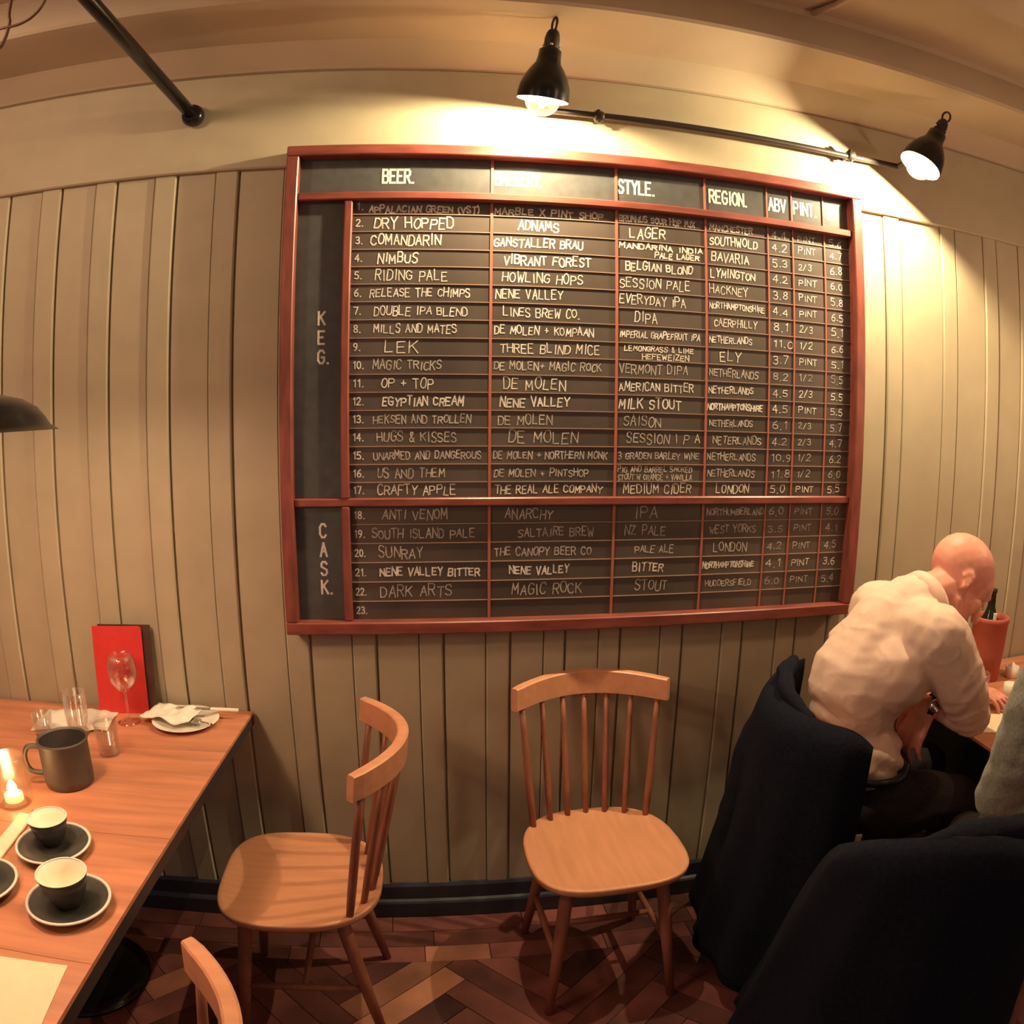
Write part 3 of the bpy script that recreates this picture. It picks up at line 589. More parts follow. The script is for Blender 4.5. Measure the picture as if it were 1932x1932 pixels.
# pewter mug
mg = (-0.868, 1.515)
t = thing('pewter_mug', 'dull grey metal mug with a side handle, behind the candle jar', 'mug', (*mg, T))
m = Matrix.Translation((*mg, T))
MB().lathe([(0.0, 0.0), (0.058, 0.0), (0.062, 0.004), (0.064, 0.02), (0.064, 0.108), (0.066, 0.114), (0.066, 0.119), (0.063, 0.120), (0.061, 0.114)], 44, m).build('body', M['steel'], t)
MB().lathe([(0.061, 0.114), (0.060, 0.06), (0.058, 0.052), (0.0, 0.052)], 44, m).build('inside', M['steel_in'], t)
c = Vector((-0.93, -0.36, 0)); p0 = Vector((*mg, T))
MB().tube(smooth_path([p0 + c * 0.060 + Vector((0, 0, 0.100)), p0 + c * 0.092 + Vector((0, 0, 0.102)), p0 + c * 0.104 + Vector((0, 0, 0.072)), p0 + c * 0.094 + Vector((0, 0, 0.040)), p0 + c * 0.060 + Vector((0, 0, 0.030))], 5), 0.0065, 10).build('handle', M['steel'], t)
# tumblers
def tumbler(x, y, r, h, label, name='glass_tumbler'):
    t_ = MB().lathe([(0.0, 0.0), (r * 0.84, 0.0), (r * 0.88, 0.004), (r, h), (r - 0.002, h + 0.0008), (r - 0.004, h), (r * 0.88 - 0.003, 0.012), (0.0, 0.010)], 32, Matrix.Translation((x, y, T + 0.0005)))
    return solo(name, t_, M['glass'], label, 'glass', (x, y, T + 0.0005), 'clear glasses on the left table')
tumbler(-0.825, 1.685, 0.034, 0.088, 'clear tumbler standing just behind the grey mug, to its right')
tumbler(-0.965, 1.795, 0.036, 0.125, 'tall clear glass standing on the left table by the open napkin')
tumbler(-1.075, 1.780, 0.031, 0.060, 'small low clear glass on the left end of the open napkin')
# wine glass
wg = (-0.845, 1.895)
mb = MB().lathe([(0.0, 0.0), (0.034, 0.0), (0.034, 0.002), (0.008, 0.005), (0.0036, 0.012), (0.0033, 0.085), (0.006, 0.094), (0.026, 0.106), (0.041, 0.130), (0.044, 0.155), (0.040, 0.185), (0.0355, 0.205), (0.0345, 0.205), (0.039, 0.184), (0.0425, 0.155), (0.039, 0.131), (0.024, 0.109), (0.0, 0.100)], 36, Matrix.Translation((*wg, T + 0.0005)))
solo('wine_glass', mb, M['glass'], 'empty stemmed wine glass in front of the red menu', 'glass', (*wg, T + 0.0005), 'clear glasses on the left table')
# folded cloth shapes
def cloth(x0, x1, y0, y1, rz, z, amp, mname, seed, nx=22, ny=16, th=0.0016, fold=None):
    cx, cy = (x0 + x1) / 2, (y0 + y1) / 2; R_ = Matrix.Rotation(rz, 4, 'Z'); rings = []; v = []; f = []
    for s in (1, 0):
        for j in range(ny + 1):
            for i in range(nx + 1):
                a, b = i / nx, j / ny; p = Vector(((a - 0.5) * (x1 - x0), (b - 0.5) * (y1 - y0), 0)); p = R_ @ p
                q = noise.noise(Vector((p.x * 14 + seed, p.y * 14, seed))) + 0.5 * noise.noise(Vector((p.x * 35, p.y * 35, seed + 3)))
                hgt = amp * max(0.0, 0.45 + q)
                if fold: hgt += fold(a, b)
                v.append((cx + p.x + 0.2 * amp * q, cy + p.y, z + 0.0006 + (th if s else 0) + hgt))
    n1 = (nx + 1) * (ny + 1)
    for j in range(ny):
        for i in range(nx):
            k = j * (nx + 1) + i; f.append((k, k + 1, k + nx + 2, k + nx + 1)); f.append((n1 + k, n1 + k + nx + 1, n1 + k + nx + 2, n1 + k + 1))
    bd = [i for i in range(nx + 1)] + [(j + 1) * (nx + 1) - 1 for j in range(1, ny + 1)] + [ny * (nx + 1) + i for i in range(nx - 1, -1, -1)] + [j * (nx + 1) for j in range(ny - 1, 0, -1)]
    for a, b in zip(bd, bd[1:] + bd[:1]): f.append((a, b, n1 + b, n1 + a))
    mb = MB(); mb.add(v, f, True); return mb
nb = cloth(-1.135, -0.895, 1.80, 1.955, 0.12, T, 0.010, 'napkin', 2.0)
solo('napkin', nb, M['napkin'], 'white napkin spread under the glasses behind the grey mug', 'napkin', (-1.015, 1.88, T), 'napkins')
ns = cloth(-0.915, -0.877, 1.06, 1.33, 0.03, T, 0.003, 'napkin', 5.0, nx=8, ny=26, th=0.006)
solo('folded_napkin', ns, M['paper'], 'narrow folded cream napkin lying beside the cups at the left edge', 'napkin', (-0.896, 1.19, T), 'napkins')
pp = MB().box((-0.155, -0.15, 0), (0.155, 0.15, 0.0010), Matrix.Translation((-0.748, 0.712, T + 0.0002)) @ Matrix.Rotation(0.06, 4, 'Z'))
solo('paper_sheet', pp, M['paper'], 'blank cream paper sheet at the near end of the left table', 'paper', (-0.748, 0.712, T), 'paper sheets on the tables')
# plate with a crumpled napkin and cutlery
px, py = -0.672, 1.908
t = thing('side_plate', 'white plate at the wall corner of the left table', 'plate', (px, py, T))
m = Matrix.Translation((px, py, T))
MB().lathe([(0.0, 0.002), (0.060, 0.002), (0.072, 0.006), (0.098, 0.0165), (0.0995, 0.0155), (0.074, 0.002), (0.062, 0.0), (0.0, 0.0)], 52, m).build('dish', M['china'], t)
cn = cloth(px - 0.125, px + 0.03, py - 0.04, py + 0.07, -0.25, T + 0.012, 0.020, 'napkin', 9.0)
solo('crumpled_napkin', cn, M['napkin'], 'crumpled white napkin on the plate by the wall', 'napkin', (px - 0.05, py, T + 0.012), 'napkins')
kn = thing('table_knife', 'knife lying across the back of the plate, its pale handle to the right', 'knife', (px + 0.03, py + 0.06, T + 0.02))
mk_ = Matrix.Translation((px + 0.065, py + 0.045, T + 0.027)) @ Matrix.Rotation(-0.05, 4, 'Z')
MB().bbox((0.0, -0.007, -0.004), (0.085, 0.007, 0.004), 0.002, mk_).build('handle', M['china'], kn)
MB().prism([(-0.11, -0.002), (-0.09, -0.009), (0.0, -0.007), (0.0, 0.007), (-0.10, 0.006)], -0.0010, 0.0010, mk_).build('blade', M['chrome'], kn)
sp = thing('spoon', 'spoon resting on the plate beside the crumpled napkin', 'spoon', (px + 0.04, py, T + 0.014))
ms = Matrix.Translation((px + 0.035, py - 0.015, T + 0.019)) @ Matrix.Rotation(2.5, 4, 'Z')
MB().loft([[ms @ Vector((-0.028 + 0.056 * i / 8, 0.018 * math.sin(math.pi * i / 8) * math.cos(a) if 0 < i < 8 else 0.002 * math.cos(a), 0.003 * math.sin(a) - 0.004 * math.sin(math.pi * i / 8))) for a in [k * math.pi / 5 for k in range(10)]] for i in range(9)]).build('bowl', M['chrome'], sp)
MB().tube([ms @ Vector((-0.026, 0, 0.001)), ms @ Vector((-0.075, 0, 0.006))], [0.0025, 0.0035], 8).build('handle', M['chrome'], sp)
# red menu standing against the wall
mn = thing('menu_card', 'tall red menu card standing upright against the wall on the left table', 'menu', (-0.88, 1.975, T))
tilt = Matrix.Translation((-0.885, 1.958, T + 0.0008)) @ Matrix.Rotation(math.radians(5), 4, 'Z') @ Matrix.Rotation(math.radians(-5), 4, 'X')
def rcard(w_, h_, r, y0, y1, m_):
    pl_ = [(-w_ / 2, 0), (w_ / 2, 0)] + [(w_ / 2 - r + r * math.cos(a), h_ - r + r * math.sin(a)) for a in [k * math.pi / 12 for k in range(7)]] + [(-w_ / 2 + 0.002, h_)]
    return MB().prism(pl_, -y1, -y0, m_ @ Matrix.Rotation(math.pi / 2, 4, 'X'))
rcard(0.158, 0.262, 0.012, 0.0, 0.003, tilt).build('front_cover', M['red'], mn)
tilt2 = tilt @ Matrix.Translation((0.018, 0.014, 0.0)) @ Matrix.Rotation(math.radians(-4), 4, 'Z')
rcard(0.172, 0.264, 0.003, 0.0, 0.004, tilt2).build('back_cover', M['darkcard'], mn)
# ---------------------------------------------------------------- things on the right table
wc = (1.905, 1.870)
t = thing('wine_cooler', 'red terracotta wine cooler on the right table by the wall', 'wine cooler', (*wc, T))
m = Matrix.Translation((*wc, T))
MB().lathe([(0.0, 0.0), (0.055, 0.0), (0.058, 0.004), (0.063, 0.10), (0.066, 0.205), (0.069, 0.209), (0.069, 0.222), (0.066, 0.225), (0.060, 0.224), (0.058, 0.20), (0.052, 0.02), (0.0, 0.018)], 40, m).build('pot', M['terracotta'], t)
bt = thing('wine_bottle', 'dark bottle standing inside the terracotta cooler', 'bottle', (wc[0], wc[1], T + 0.019))
m = Matrix.Translation((wc[0] - 0.008, wc[1], T + 0.020))
MB().lathe([(0.0, 0.0), (0.036, 0.0), (0.038, 0.006), (0.038, 0.165), (0.034, 0.19), (0.020, 0.222), (0.0145, 0.24), (0.0135, 0.285), (0.0155, 0.287), (0.0155, 0.300), (0.0, 0.301)], 30, m).build('body', M['bottle'], bt)
MB().bbox((-0.006, -0.0395, 0.175), (0.004, -0.030, 0.222), 0.001, m @ Matrix.Rotation(-0.2, 4, 'Z')).build('label', M['label'], bt)
def ramekin(x, y, label, fill, r=0.027):
    t = thing('white_pot', label, 'pot', (x, y, T), 0, 'small white pots on the right table'); m = Matrix.Translation((x, y, T))
    MB().lathe([(0.0, 0.0), (r * 0.85, 0.0), (r * 0.95, 0.004), (r, 0.040), (r - 0.003, 0.041), (r - 0.005, 0.034), (0.0, 0.033)], 28, m).build('dish', M['china'], t)
    MB().lathe([(0.0, 0.0335), (r - 0.006, 0.0335), (r - 0.010, 0.042), (0.0, 0.044 + fill)], 24, m).build('filling', M['napkin'], t)
ramekin(2.02, 1.83, 'small white pot on the right table, the one nearer the wall', 0.012)
ramekin(1.875, 1.690, 'small white pot on the right table, the one nearer the paper', 0.004)
t_ = MB().lathe([(0.0, 0.0), (0.030, 0.0), (0.032, 0.004), (0.037, 0.060), (0.035, 0.061), (0.030, 0.010), (0.0, 0.008)], 30, Matrix.Translation((1.80, 1.775, T + 0.0005)))
solo('water_glass', t_, M['glass'], 'low clear glass beside the terracotta cooler', 'glass', (1.80, 1.775, T + 0.0005))
pq = MB().prism([(1.628, 1.60), (1.745, 1.565), (1.650, 1.445), (1.560, 1.480)], T + 0.0004, T + 0.0016)
solo('bill_paper', pq, M['paper'], 'cream paper slip near the corner of the right table', 'paper', (1.645, 1.52, T), 'paper sheets on the tables')

# ---------------------------------------------------------------- soft bodies: smooth surfaces grown round capsules and ellipsoids
def blob(name, prims, voxel, iters, material, parent, disp=None):
    bm = bmesh.new()
    def ball(c, r, m=None, sub=2):
        M4 = Matrix.Translation(c) @ (m.to_4x4() if m else Matrix.Identity(4)) @ Matrix.Diagonal((*r, 1))
        bmesh.ops.create_icosphere(bm, subdivisions=sub, radius=1.0, matrix=M4)
    for p in prims:
        if p[0] == 'c':
            a, b, r0, r1 = Vector(p[1]), Vector(p[2]), p[3], p[4]; L = (b - a).length; n = max(1, int(L / (0.30 * min(r0, r1))) + 1)
            for k in range(n + 1):
                f = k / n; r = r0 + (r1 - r0) * f; ball(a.lerp(b, f), (r, r, r))
        else: ball(Vector(p[1]), p[2], p[3] if len(p) > 3 else None, 3)
    me = bpy.data.meshes.new(name); bm.to_mesh(me); bm.free()
    tmp = bpy.data.objects.new('tmp', me); COL.objects.link(tmp)
    r = tmp.modifiers.new('r', 'REMESH'); r.mode = 'VOXEL'; r.voxel_size = voxel
    s = tmp.modifiers.new('s', 'SMOOTH'); s.factor = 0.5; s.iterations = iters
    dg = bpy.context.evaluated_depsgraph_get(); dg.update()
    me2 = bpy.data.meshes.new_from_object(tmp.evaluated_get(dg)); me2.name = name
    bpy.data.objects.remove(tmp); bpy.data.meshes.remove(me)
    off = parent_world(parent) if parent is not None else Vector((0, 0, 0))
    if disp:
        nr = [v.normal.copy() for v in me2.vertices]
        for v, n_ in zip(me2.vertices, nr): v.co += n_ * disp(v.co, n_)
    for v in me2.vertices: v.co -= off
    me2.polygons.foreach_set('use_smooth', [True] * len(me2.polygons)); me2.materials.clear(); me2.materials.append(material); me2.update()
    o = bpy.data.objects.new(name, me2); COL.objects.link(o)
    if parent is not None: o.parent = parent
    return o
def N(v, s, seed=0.0): return noise.noise(Vector((v[0] * s + seed, v[1] * s - seed, v[2] * s)))
def chain(pts, rad):
    return [('c', pts[i], pts[i + 1], rad[i], rad[i + 1]) for i in range(len(pts) - 1)]
def hand(wrist, d, nrm, curl, thumb, sc=1.0, spread=0.10):
    """five-fingered hand: d along the palm, nrm out of the back of the hand, fingers curl away from nrm; thumb +1/-1 side"""
    w = Vector(wrist); d = Vector(d).normalized(); n = Vector(nrm); n = (n - d * n.dot(d)).normalized(); s = d.cross(n) * thumb
    out = [('c', w, w + d * 0.02 * sc, 0.026 * sc, 0.026 * sc)]
    for k in range(4):
        off = s * (0.030 - 0.020 * k) * sc
        out.append(('c', w + d * 0.01 * sc + off * 0.55, w + d * (0.085 - 0.004 * k) * sc + off, 0.0145 * sc, 0.0115 * sc))
        L = (0.040, 0.045, 0.042, 0.033)[k] * sc; p = w + d * (0.086 - 0.004 * k) * sc + off; a = 0.25 + 0.04 * k
        dd = (d + s * (spread * (1.5 - k))).normalized()
        for q in range(3):
            v = dd * math.cos(a) - n * math.sin(a); ll = L * (1, 0.72, 0.56)[q]; r0 = (0.0092, 0.0084, 0.0076)[q] * sc; r1 = (0.0084, 0.0076, 0.0064)[q] * sc
            out.append(('c', p, p + v * ll, r0, r1)); p = p + v * ll; a += curl * (1.0 + 0.12 * k)
    p = w + d * 0.018 * sc + s * 0.026 * sc
    t1 = p + (d * 0.55 + s * 0.65 - n * 0.35).normalized() * 0.040 * sc; t2 = t1 + (d * 0.85 + s * 0.25 - n * 0.35).normalized() * 0.030 * sc; t3 = t2 + (d * 0.9 - n * 0.35).normalized() * 0.024 * sc
    out += chain([p, t1, t2, t3], [0.0150 * sc, 0.0115 * sc, 0.0100 * sc, 0.0080 * sc])
    return out
def head(c, f, up, sc=1.0):
    f = Vector(f).normalized(); u = Vector(up); u = (u - f * u.dot(f)).normalized(); s = f.cross(u)
    Rm = Matrix((f, s, u)).transposed(); c = Vector(c)
    P = lambda a, b, h: c + (f * a + s * b + u * h) * sc
    k = sc
    pr = [('e', P(-0.012, 0, 0.024), (0.100 * k, 0.078 * k, 0.089 * k), Rm), ('e', P(0.030, 0, -0.045), (0.064 * k, 0.060 * k, 0.078 * k), Rm), ('e', P(0.048, 0, 0.020), (0.050 * k, 0.062 * k, 0.055 * k), Rm),
          ('e', P(0.070, 0, -0.103), (0.026 * k, 0.030 * k, 0.024 * k), Rm), ('c', P(0.092, 0, 0.000), P(0.116, 0, -0.040), 0.0085 * k, 0.0135 * k), ('c', P(0.085, -0.036, 0.014), P(0.085, 0.036, 0.014), 0.012 * k, 0.012 * k),
          ('c', P(0.093, -0.018, -0.070), P(0.093, 0.018, -0.070), 0.0075 * k, 0.0075 * k), ('c', P(0.091, -0.016, -0.081), P(0.091, 0.016, -0.081), 0.008 * k, 0.008 * k),
          ('c', P(0.012, -0.056, -0.066), P(0.060, -0.030, -0.100), 0.018 * k, 0.020 * k), ('c', P(0.012, 0.056, -0.066), P(0.060, 0.030, -0.100), 0.018 * k, 0.020 * k),
          ('e', P(0.066, -0.040, -0.030), (0.022 * k, 0.022 * k, 0.022 * k), Rm), ('e', P(0.066, 0.040, -0.030), (0.022 * k, 0.022 * k, 0.022 * k), Rm)]
    for sd in (-1, 1):
        for q in range(7):
            a = math.radians(-70 + q * 40); pr.append(('e', P(-0.012 + 0.0130 * math.cos(a), sd * (0.079 + 0.004 * math.cos(a)), -0.018 + 0.022 * math.sin(a)), (0.0058 * k, 0.0050 * k, 0.0058 * k)))
        pr.append(('e', P(-0.006, sd * 0.076, -0.020), (0.015 * k, 0.006 * k, 0.022 * k), Rm))
    return pr, P
# ---- the bald man bending over the right table
man = thing('person', 'bald man in a pale shirt and dark trousers bent over the right table, head bowed', 'person', (1.20, 1.58, 0.0))
hp, HP = head((1.455, 1.575, 1.193), (0.64, -0.30, -0.714), (0.70, -0.05, 0.70), 1.05)
wN = Vector((1.330, 1.50, 0.862)); wF = Vector((1.675, 1.700, 0.800))
body = hp + chain([(1.415, 1.575, 1.165), (1.345, 1.575, 1.155), (1.265, 1.575, 1.135)], [0.066, 0.062, 0.070])
body += [('c', (1.23, 1.575, 1.05), (1.13, 1.575, 0.80), 0.10, 0.09), ('c', (1.13, 1.575, 0.80), (1.17, 1.575, 0.58), 0.10, 0.115)]
body += chain([(1.26, 1.45, 1.06), (1.435, 1.440, 0.828), wN], [0.050, 0.040, 0.026]) + hand(wN, (-0.42, 0.05, -0.9), (-0.9, -0.3, 0.42), 0.30, 1, 1.12)
body += chain([(1.28, 1.70, 1.06), (1.55, 1.765, 0.835), wF], [0.050, 0.040, 0.027]) + hand(wF, (0.55, -0.83, -0.04), (0.0, 0.05, 1.0), 0.28, -1, 1.0)
body += chain([(1.18, 1.50, 0.56), (1.50, 1.465, 0.535), (1.47, 1.47, 0.09)], [0.075, 0.055, 0.040]) + chain([(1.18, 1.66, 0.56), (1.56, 1.72, 0.535), (1.54, 1.72, 0.09)], [0.075, 0.055, 0.040])
blob('body', body, 0.0052, 3, M['skin'], man)
def shirt_disp(v, n_):
    x, y, z = v; a = 0.0
    # folds that run round the bent waist and across the back of the sleeve
    if z < 0.97 and x < 1.30: a += 0.0065 * math.sin((z * 1.0 + x * 0.55) * 95 + 3 * N(v, 7)) * max(0.0, min(1.0, (0.97 - z) * 6)) * (0.5 + N(v, 6, 3))
    r_ = abs(N((x * 0.6 + z * 0.5, y * 0.5, z - x * 0.3), 15, 5.0)); a += 0.0022 * max(0.0, 0.12 - r_) / 0.12 - 0.0005
    if x > 1.30: a += 0.0045 * math.sin((x * 0.8 - z * 0.7) * 90 + 4 * N(v, 8)) * (0.45 + N(v, 9, 1))
    return a
shirt = [('c', (1.275, 1.575, 1.115), (1.220, 1.575, 1.05), 0.098, 0.130), ('c', (1.220, 1.575, 1.05), (1.135, 1.575, 0.93), 0.130, 0.145),
         ('c', (1.135, 1.575, 0.93), (1.130, 1.575, 0.80), 0.145, 0.116), ('c', (1.130, 1.575, 0.80), (1.160, 1.575, 0.68), 0.116, 0.108),
         ('c', (1.25, 1.46, 1.085), (1.25, 1.69, 1.085), 0.088, 0.088), ('c', (1.19, 1.50, 0.98), (1.19, 1.65, 0.98), 0.115, 0.115), ('c', (1.150, 1.50, 0.73), (1.150, 1.65, 0.73), 0.102, 0.102)]
shirt += chain([(1.265, 1.43, 1.08), (1.345, 1.410, 0.965), (1.440, 1.430, 0.838)], [0.090, 0.080, 0.060]) + chain([(1.440, 1.430, 0.838), (1.378, 1.474, 0.852)], [0.058, 0.040])
shirt += chain([(1.285, 1.71, 1.08), (1.43, 1.75, 0.96), (1.545, 1.765, 0.850), (1.625, 1.728, 0.822)], [0.088, 0.070, 0.056, 0.042])
shirt += [('c', (1.625, 1.728, 0.822), (1.640, 1.719, 0.817), 0.045, 0.044)]
sh = blob('shirt', shirt, 0.0075, 4, M['shirt'], man, shirt_disp)
# collar round the neck, cut open at the front
cax = Vector((0.84, 0, 0.36)).normalized(); cc = Vector((1.335, 1.575, 1.140)); c1 = cax.orthogonal().normalized(); c2 = cax.cross(c1)
rg = []
for k in range(25):
    a = 2 * math.pi * k / 24
    rg.append([cc + (c1 * math.cos(a) + c2 * math.sin(a)) * rr_ + cax * h_ for rr_, h_ in ((0.078, -0.03), (0.071, 0.016), (0.075, 0.020), (0.084, 0.006), (0.088, -0.028))])
MB().loft(rg, smooth=True, caps=False).build('collar', M['shirt'], man)
wt = Vector((1.338, 1.495, 0.862)); wd = (wN - Vector((1.435, 1.440, 0.828))).normalized(); mw = frame_mat(wt, wd)
wrist = MB().lathe([(0.0325, -0.010), (0.0345, -0.008), (0.0345, 0.008), (0.0325, 0.010)], 24, mw); wrist.build('watch_strap', M['black'], man)
MB().lathe([(0.0, 0.0), (0.017, 0.0), (0.018, 0.004), (0.015, 0.008), (0.0, 0.008)], 20, frame_mat(wt + Vector((-0.012, -0.031, 0.012)), (-0.3, -0.9, 0.3))).build('watch_case', M['chrome'], man)
tro = [('c', (1.175, 1.50, 0.605), (1.175, 1.65, 0.605), 0.128, 0.128)] + chain([(1.19, 1.495, 0.575), (1.36, 1.475, 0.575), (1.505, 1.465, 0.548), (1.49, 1.468, 0.40), (1.465, 1.47, 0.10)], [0.112, 0.092, 0.078, 0.066, 0.052])
tro += chain([(1.19, 1.665, 0.575), (1.38, 1.70, 0.570), (1.56, 1.72, 0.545), (1.55, 1.72, 0.40), (1.54, 1.72, 0.10)], [0.112, 0.092, 0.076, 0.064, 0.052])
blob('trousers', tro, 0.009, 4, M['trouser'], man, lambda v, n_: 0.004 * N((v[0], v[1], v[2] * 2), 16))
MB().tube([(1.160 + 0.122 * math.cos(a), 1.575 + 0.185 * math.sin(a), 0.712 + 0.012 * math.cos(a)) for a in [k * math.pi / 18 for k in range(37)]], 0.011, 8, caps=False).build('belt', M['black'], man)
for y in (1.47, 1.72):
    blob('shoe', [('c', (1.46 + (0.07 if y > 1.6 else 0), y, 0.055), (1.57 + (0.07 if y > 1.6 else 0), y, 0.042), 0.048, 0.040), ('c', (1.57 + (0.07 if y > 1.6 else 0), y, 0.042), (1.66 + (0.07 if y > 1.6 else 0), y, 0.034), 0.040, 0.030)], 0.007, 3, M['shoe'], man)
for sd in (-1, 1):
    ey_ = HP(0.084, sd * 0.033, -0.010); MB().lathe([(0.0, -0.010), (0.008, -0.007), (0.011, 0), (0.008, 0.007), (0.0, 0.010)], 14, Matrix.Translation(ey_)).build('eyelid', M['skin'], man)
# ---- person in grey at the right edge, back to the viewer
p2 = thing('person', 'person in a grey knitted top seen from behind, cut by the right picture edge', 'person', (1.48, 1.04, 0.0))
h2, H2 = head((1.49, 1.12, 1.43), (0.0, 0.93, -0.36), (0.0, 0.36, 0.93), 0.98)
wl = Vector((1.40, 1.17, 0.700)); wr = Vector((1.58, 1.17, 0.700))
b2 = h2 + chain([(1.49, 1.08, 1.36), (1.49, 1.05, 1.25)], [0.055, 0.060])
b2 += [('c', (1.49, 1.04, 1.12), (1.49, 1.04, 0.62), 0.10, 0.11)]
b2 += chain([(1.32, 1.04, 1.16), (1.245, 1.06, 0.90), wl], [0.045, 0.037, 0.025]) + hand(wl, (0.3, 0.7, -0.5), (-0.2, 0.3, 0.93), 0.25, 1, 0.95)
b2 += chain([(1.66, 1.04, 1.16), (1.735, 1.06, 0.90), wr], [0.045, 0.037, 0.025]) + hand(wr, (-0.3, 0.7, -0.5), (0.2, 0.3, 0.93), 0.25, -1, 0.95)
for x in (1.39, 1.58): b2 += chain([(x, 1.06, 0.56), (x, 1.28, 0.55), (x, 1.13, 0.09)], [0.07, 0.05, 0.038])
blob('body', b2, 0.0065, 3, M['skin'], p2)
top = [('c', (1.49, 1.04, 1.17), (1.49, 1.03, 0.92), 0.145, 0.150), ('c', (1.49, 1.03, 0.92), (1.49, 1.03, 0.64), 0.150, 0.160), ('c', (1.35, 1.04, 1.170), (1.62, 1.04, 1.165), 0.085, 0.080), ('c', (1.34, 1.04, 0.72), (1.60, 1.04, 0.70), 0.125, 0.125)]
top += chain([(1.325, 1.04, 1.165), (1.268, 1.05, 1.02), (1.258, 1.06, 0.90), (1.25, 1.08, 0.80), (1.33, 1.13, 0.75)], [0.082, 0.078, 0.074, 0.066, 0.050]) + chain([(1.655, 1.04, 1.155), (1.73, 1.06, 0.90), (1.64, 1.13, 0.75)], [0.080, 0.068, 0.050])
blob('jumper', top, 0.009, 4, M['grey_knit'], p2, lambda v, n_: 0.005 * N((v[0], v[1], v[2] * 2.5), 11) + 0.003 * N(v, 30))
t2 = [('c', (1.40, 1.05, 0.575), (1.57, 1.05, 0.575), 0.112, 0.112)]
for x in (1.39, 1.58): t2 += chain([(x, 1.08, 0.560), (x, 1.28, 0.555), (x, 1.20, 0.35), (x, 1.13, 0.10)], [0.098, 0.070, 0.060, 0.052])
blob('trousers', t2, 0.010, 4, M['trouser'], p2)
blob('hair', [('e', H2(-0.030, 0, 0.035), (0.106, 0.086, 0.094)), ('e', H2(-0.060, 0, -0.03), (0.055, 0.070, 0.070))], 0.008, 3, M['hair'], p2, lambda v, n_: 0.004 * N((v[0] * 3, v[1], v[2]), 22))
for x in (1.39, 1.58): blob('shoe', [('c', (x, 1.13, 0.05), (x, 1.32, 0.034), 0.045, 0.032)], 0.008, 3, M['shoe'], p2)

# ---------------------------------------------------------------- coats over the chair backs
def lerp_list(A, B, t): return [tuple(a[i] + (b[i] - a[i]) * t for i in range(2)) for a, b in zip(A, B)]
def resample(P, n):
    P = [Vector((*p, 0)) for p in P]; P = smooth_path(P, 8); L = [0]
    for a, b in zip(P, P[1:]): L.append(L[-1] + (b - a).length)
    out = []
    for k in range(n):
        d = L[-1] * k / (n - 1); i = 0
        while i < len(L) - 2 and L[i + 1] < d: i += 1
        out.append(P[i].lerp(P[i + 1], (d - L[i]) / max(L[i + 1] - L[i], 1e-9)))
    return out
def drape(top, bot, ztop, zbot, th0, th1, amp, seed, n=70, K=26, inner_z=None):
    """cloth hanging from the line `top` to the line `bot`; ztop(s), zbot(s) heights along it"""
    rings = []
    for k in range(K + 1):
        t = k / K
        if k == 0: th = 0.004
        else: th = th0 + (th1 - th0) * t if k > 1 else th0 * 0.75
        line = resample(lerp_list(top, bot, t ** 0.8), n); out = []; inn = []
        for i, p in enumerate(line):
            s = i / (n - 1); d = (line[min(i + 1, n - 1)] - line[max(i - 1, 0)]).normalized(); nn = Vector((d.y, -d.x, 0))
            z = ztop(s) + (zbot(s) - ztop(s)) * t
            w_ = amp * t * (math.sin(s * 34 + seed + 2.2 * noise.noise(Vector((s * 4, t * 1.5, seed)))) + 1.3 * noise.noise(Vector((s * 9, t * 2.5, seed + 7))))
            taper = min(1, 8 * s + 0.2, 8 * (1 - s) + 0.2)
            out.append(p + nn * (th * taper + w_) + Vector((0, 0, z))); inn.append(p - nn * (th * taper * 0.8 - w_ * 0.3) + Vector((0, 0, z)))
        rings.append(out + inn[::-1])
    return MB().loft(rings)
def sgn(v): return v
mancoat = thing('navy_coat', "navy coat hanging to the floor over the bald man's chair", 'coat', (0.90, 1.56, 0.0), 0, 'navy coats over chair backs')
mc = drape([(1.09, 1.80), (1.01, 1.76), (0.940, 1.67), (0.900, 1.58), (0.905, 1.49), (0.955, 1.40), (1.035, 1.335)],
           [(1.12, 1.90), (0.98, 1.90), (0.86, 1.78), (0.815, 1.60), (0.835, 1.44), (0.92, 1.345), (1.025, 1.325)],
           lambda s: 0.925 + 0.012 * math.sin(math.pi * s) - 0.035 * min(1.0, s * 1.6) - 0.035 * max(0.0, (s - 0.86) / 0.14) ** 2, lambda s: 0.20 - 0.15 * s, 0.036, 0.050, 0.012, 1.3)
mc.build('body', M['navy'], mancoat)
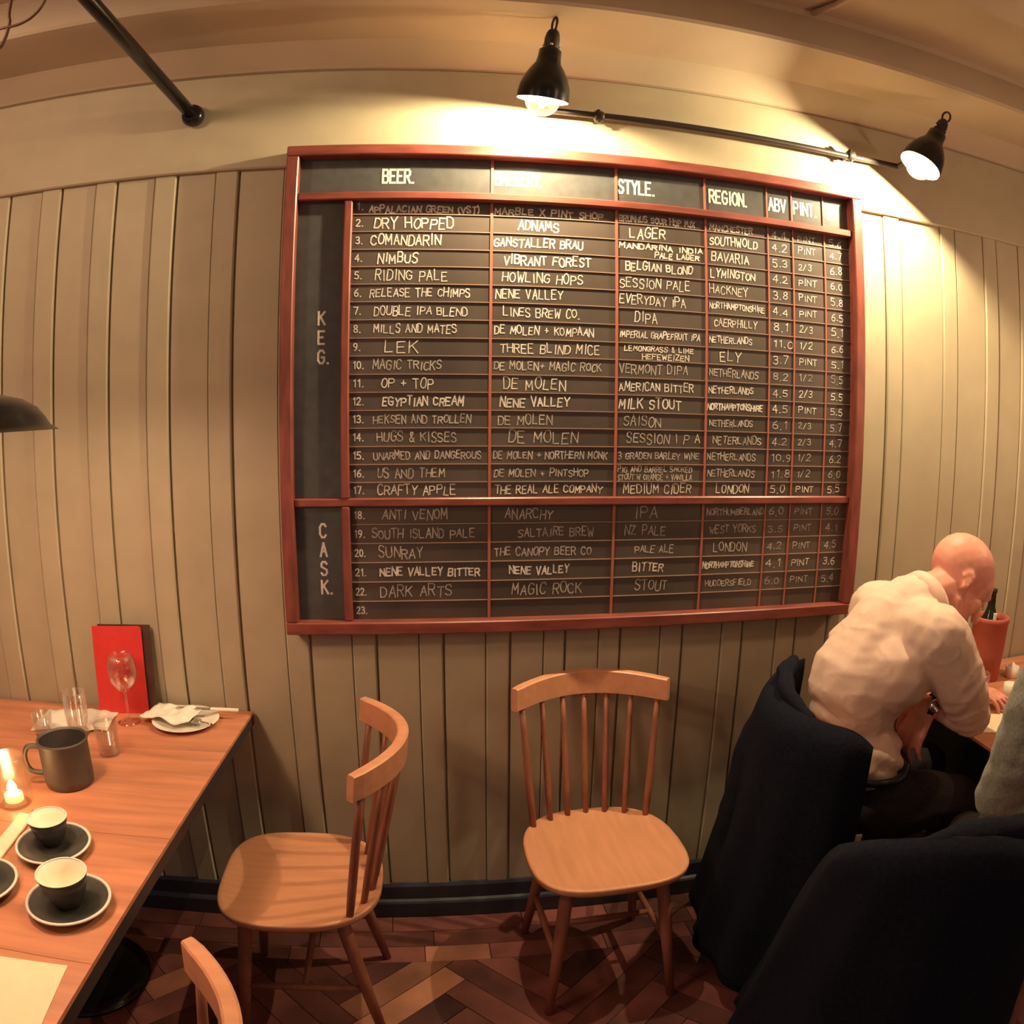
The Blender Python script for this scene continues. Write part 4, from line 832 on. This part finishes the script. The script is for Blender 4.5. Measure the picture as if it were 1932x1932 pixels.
blob('sleeve', chain([(0.96, 1.70, 0.86), (0.89, 1.68, 0.72), (0.845, 1.66, 0.52), (0.845, 1.62, 0.33)], [0.050, 0.055, 0.048, 0.040]), 0.010, 4, M['navy'], mancoat, lambda v, n_: 0.006 * N(v, 18))
blob('collar', chain([(1.04, 1.775, 0.930), (0.965, 1.69, 0.935), (0.915, 1.58, 0.915), (0.925, 1.47, 0.890)], [0.020, 0.026, 0.024, 0.018]), 0.009, 4, M['navy'], mancoat, lambda v, n_: 0.005 * N(v, 22))
c2 = thing('navy_coat', 'large navy coat heaped over the near chair, filling the bottom right corner', 'coat', (0.98, 0.85, 0.0), 0, 'navy coats over chair backs')
mc = drape([(0.785, 1.06), (0.80, 0.92), (0.88, 0.83), (1.03, 0.795), (1.13, 0.825), (1.18, 0.875), (1.19, 0.94)],
           [(0.775, 1.32), (0.765, 1.04), (0.83, 0.84), (1.03, 0.75), (1.14, 0.79), (1.19, 0.88), (1.20, 0.96)],
           lambda s: 0.80 + 0.14 * math.sin(math.pi * min(1, s * 1.1)) * (1 - 0.25 * s) if s < 0.9 else 0.80 + 0.14 * math.sin(math.pi * 0.99) * 0.775, lambda s: 0.10 + 0.05 * abs(s - 0.5), 0.036, 0.050, 0.012, 4.1)
mc.build('body', M['navy'], c2)
blob('collar', chain([(0.86, 0.90, 0.860), (0.93, 0.855, 0.895), (1.03, 0.835, 0.895), (1.14, 0.86, 0.865)], [0.028, 0.036, 0.034, 0.022]), 0.010, 4, M['navy'], c2, lambda v, n_: 0.006 * N(v, 20))
blob('lining_heap', [('e', (1.02, 1.10, 0.51), (0.235, 0.23, 0.085)), ('e', (0.92, 1.00, 0.60), (0.13, 0.13, 0.11)), ('e', (1.06, 1.03, 0.58), (0.12, 0.14, 0.09))], 0.012, 5, M['navy'], c2, lambda v, n_: 0.010 * N(v, 12))
sc_ = MB().bbox((-0.020, -0.004, -0.035), (0.022, 0.003, 0.035), 0.002, Matrix.Translation((1.062, 1.378, 0.545)) @ Matrix.Rotation(0.15, 4, 'Y'))
solo('cream_cloth', sc_, M['napkin'], "small cream cloth hanging at the bald man's hip, showing between the dark coats", 'cloth', (1.062, 1.378, 0.51))
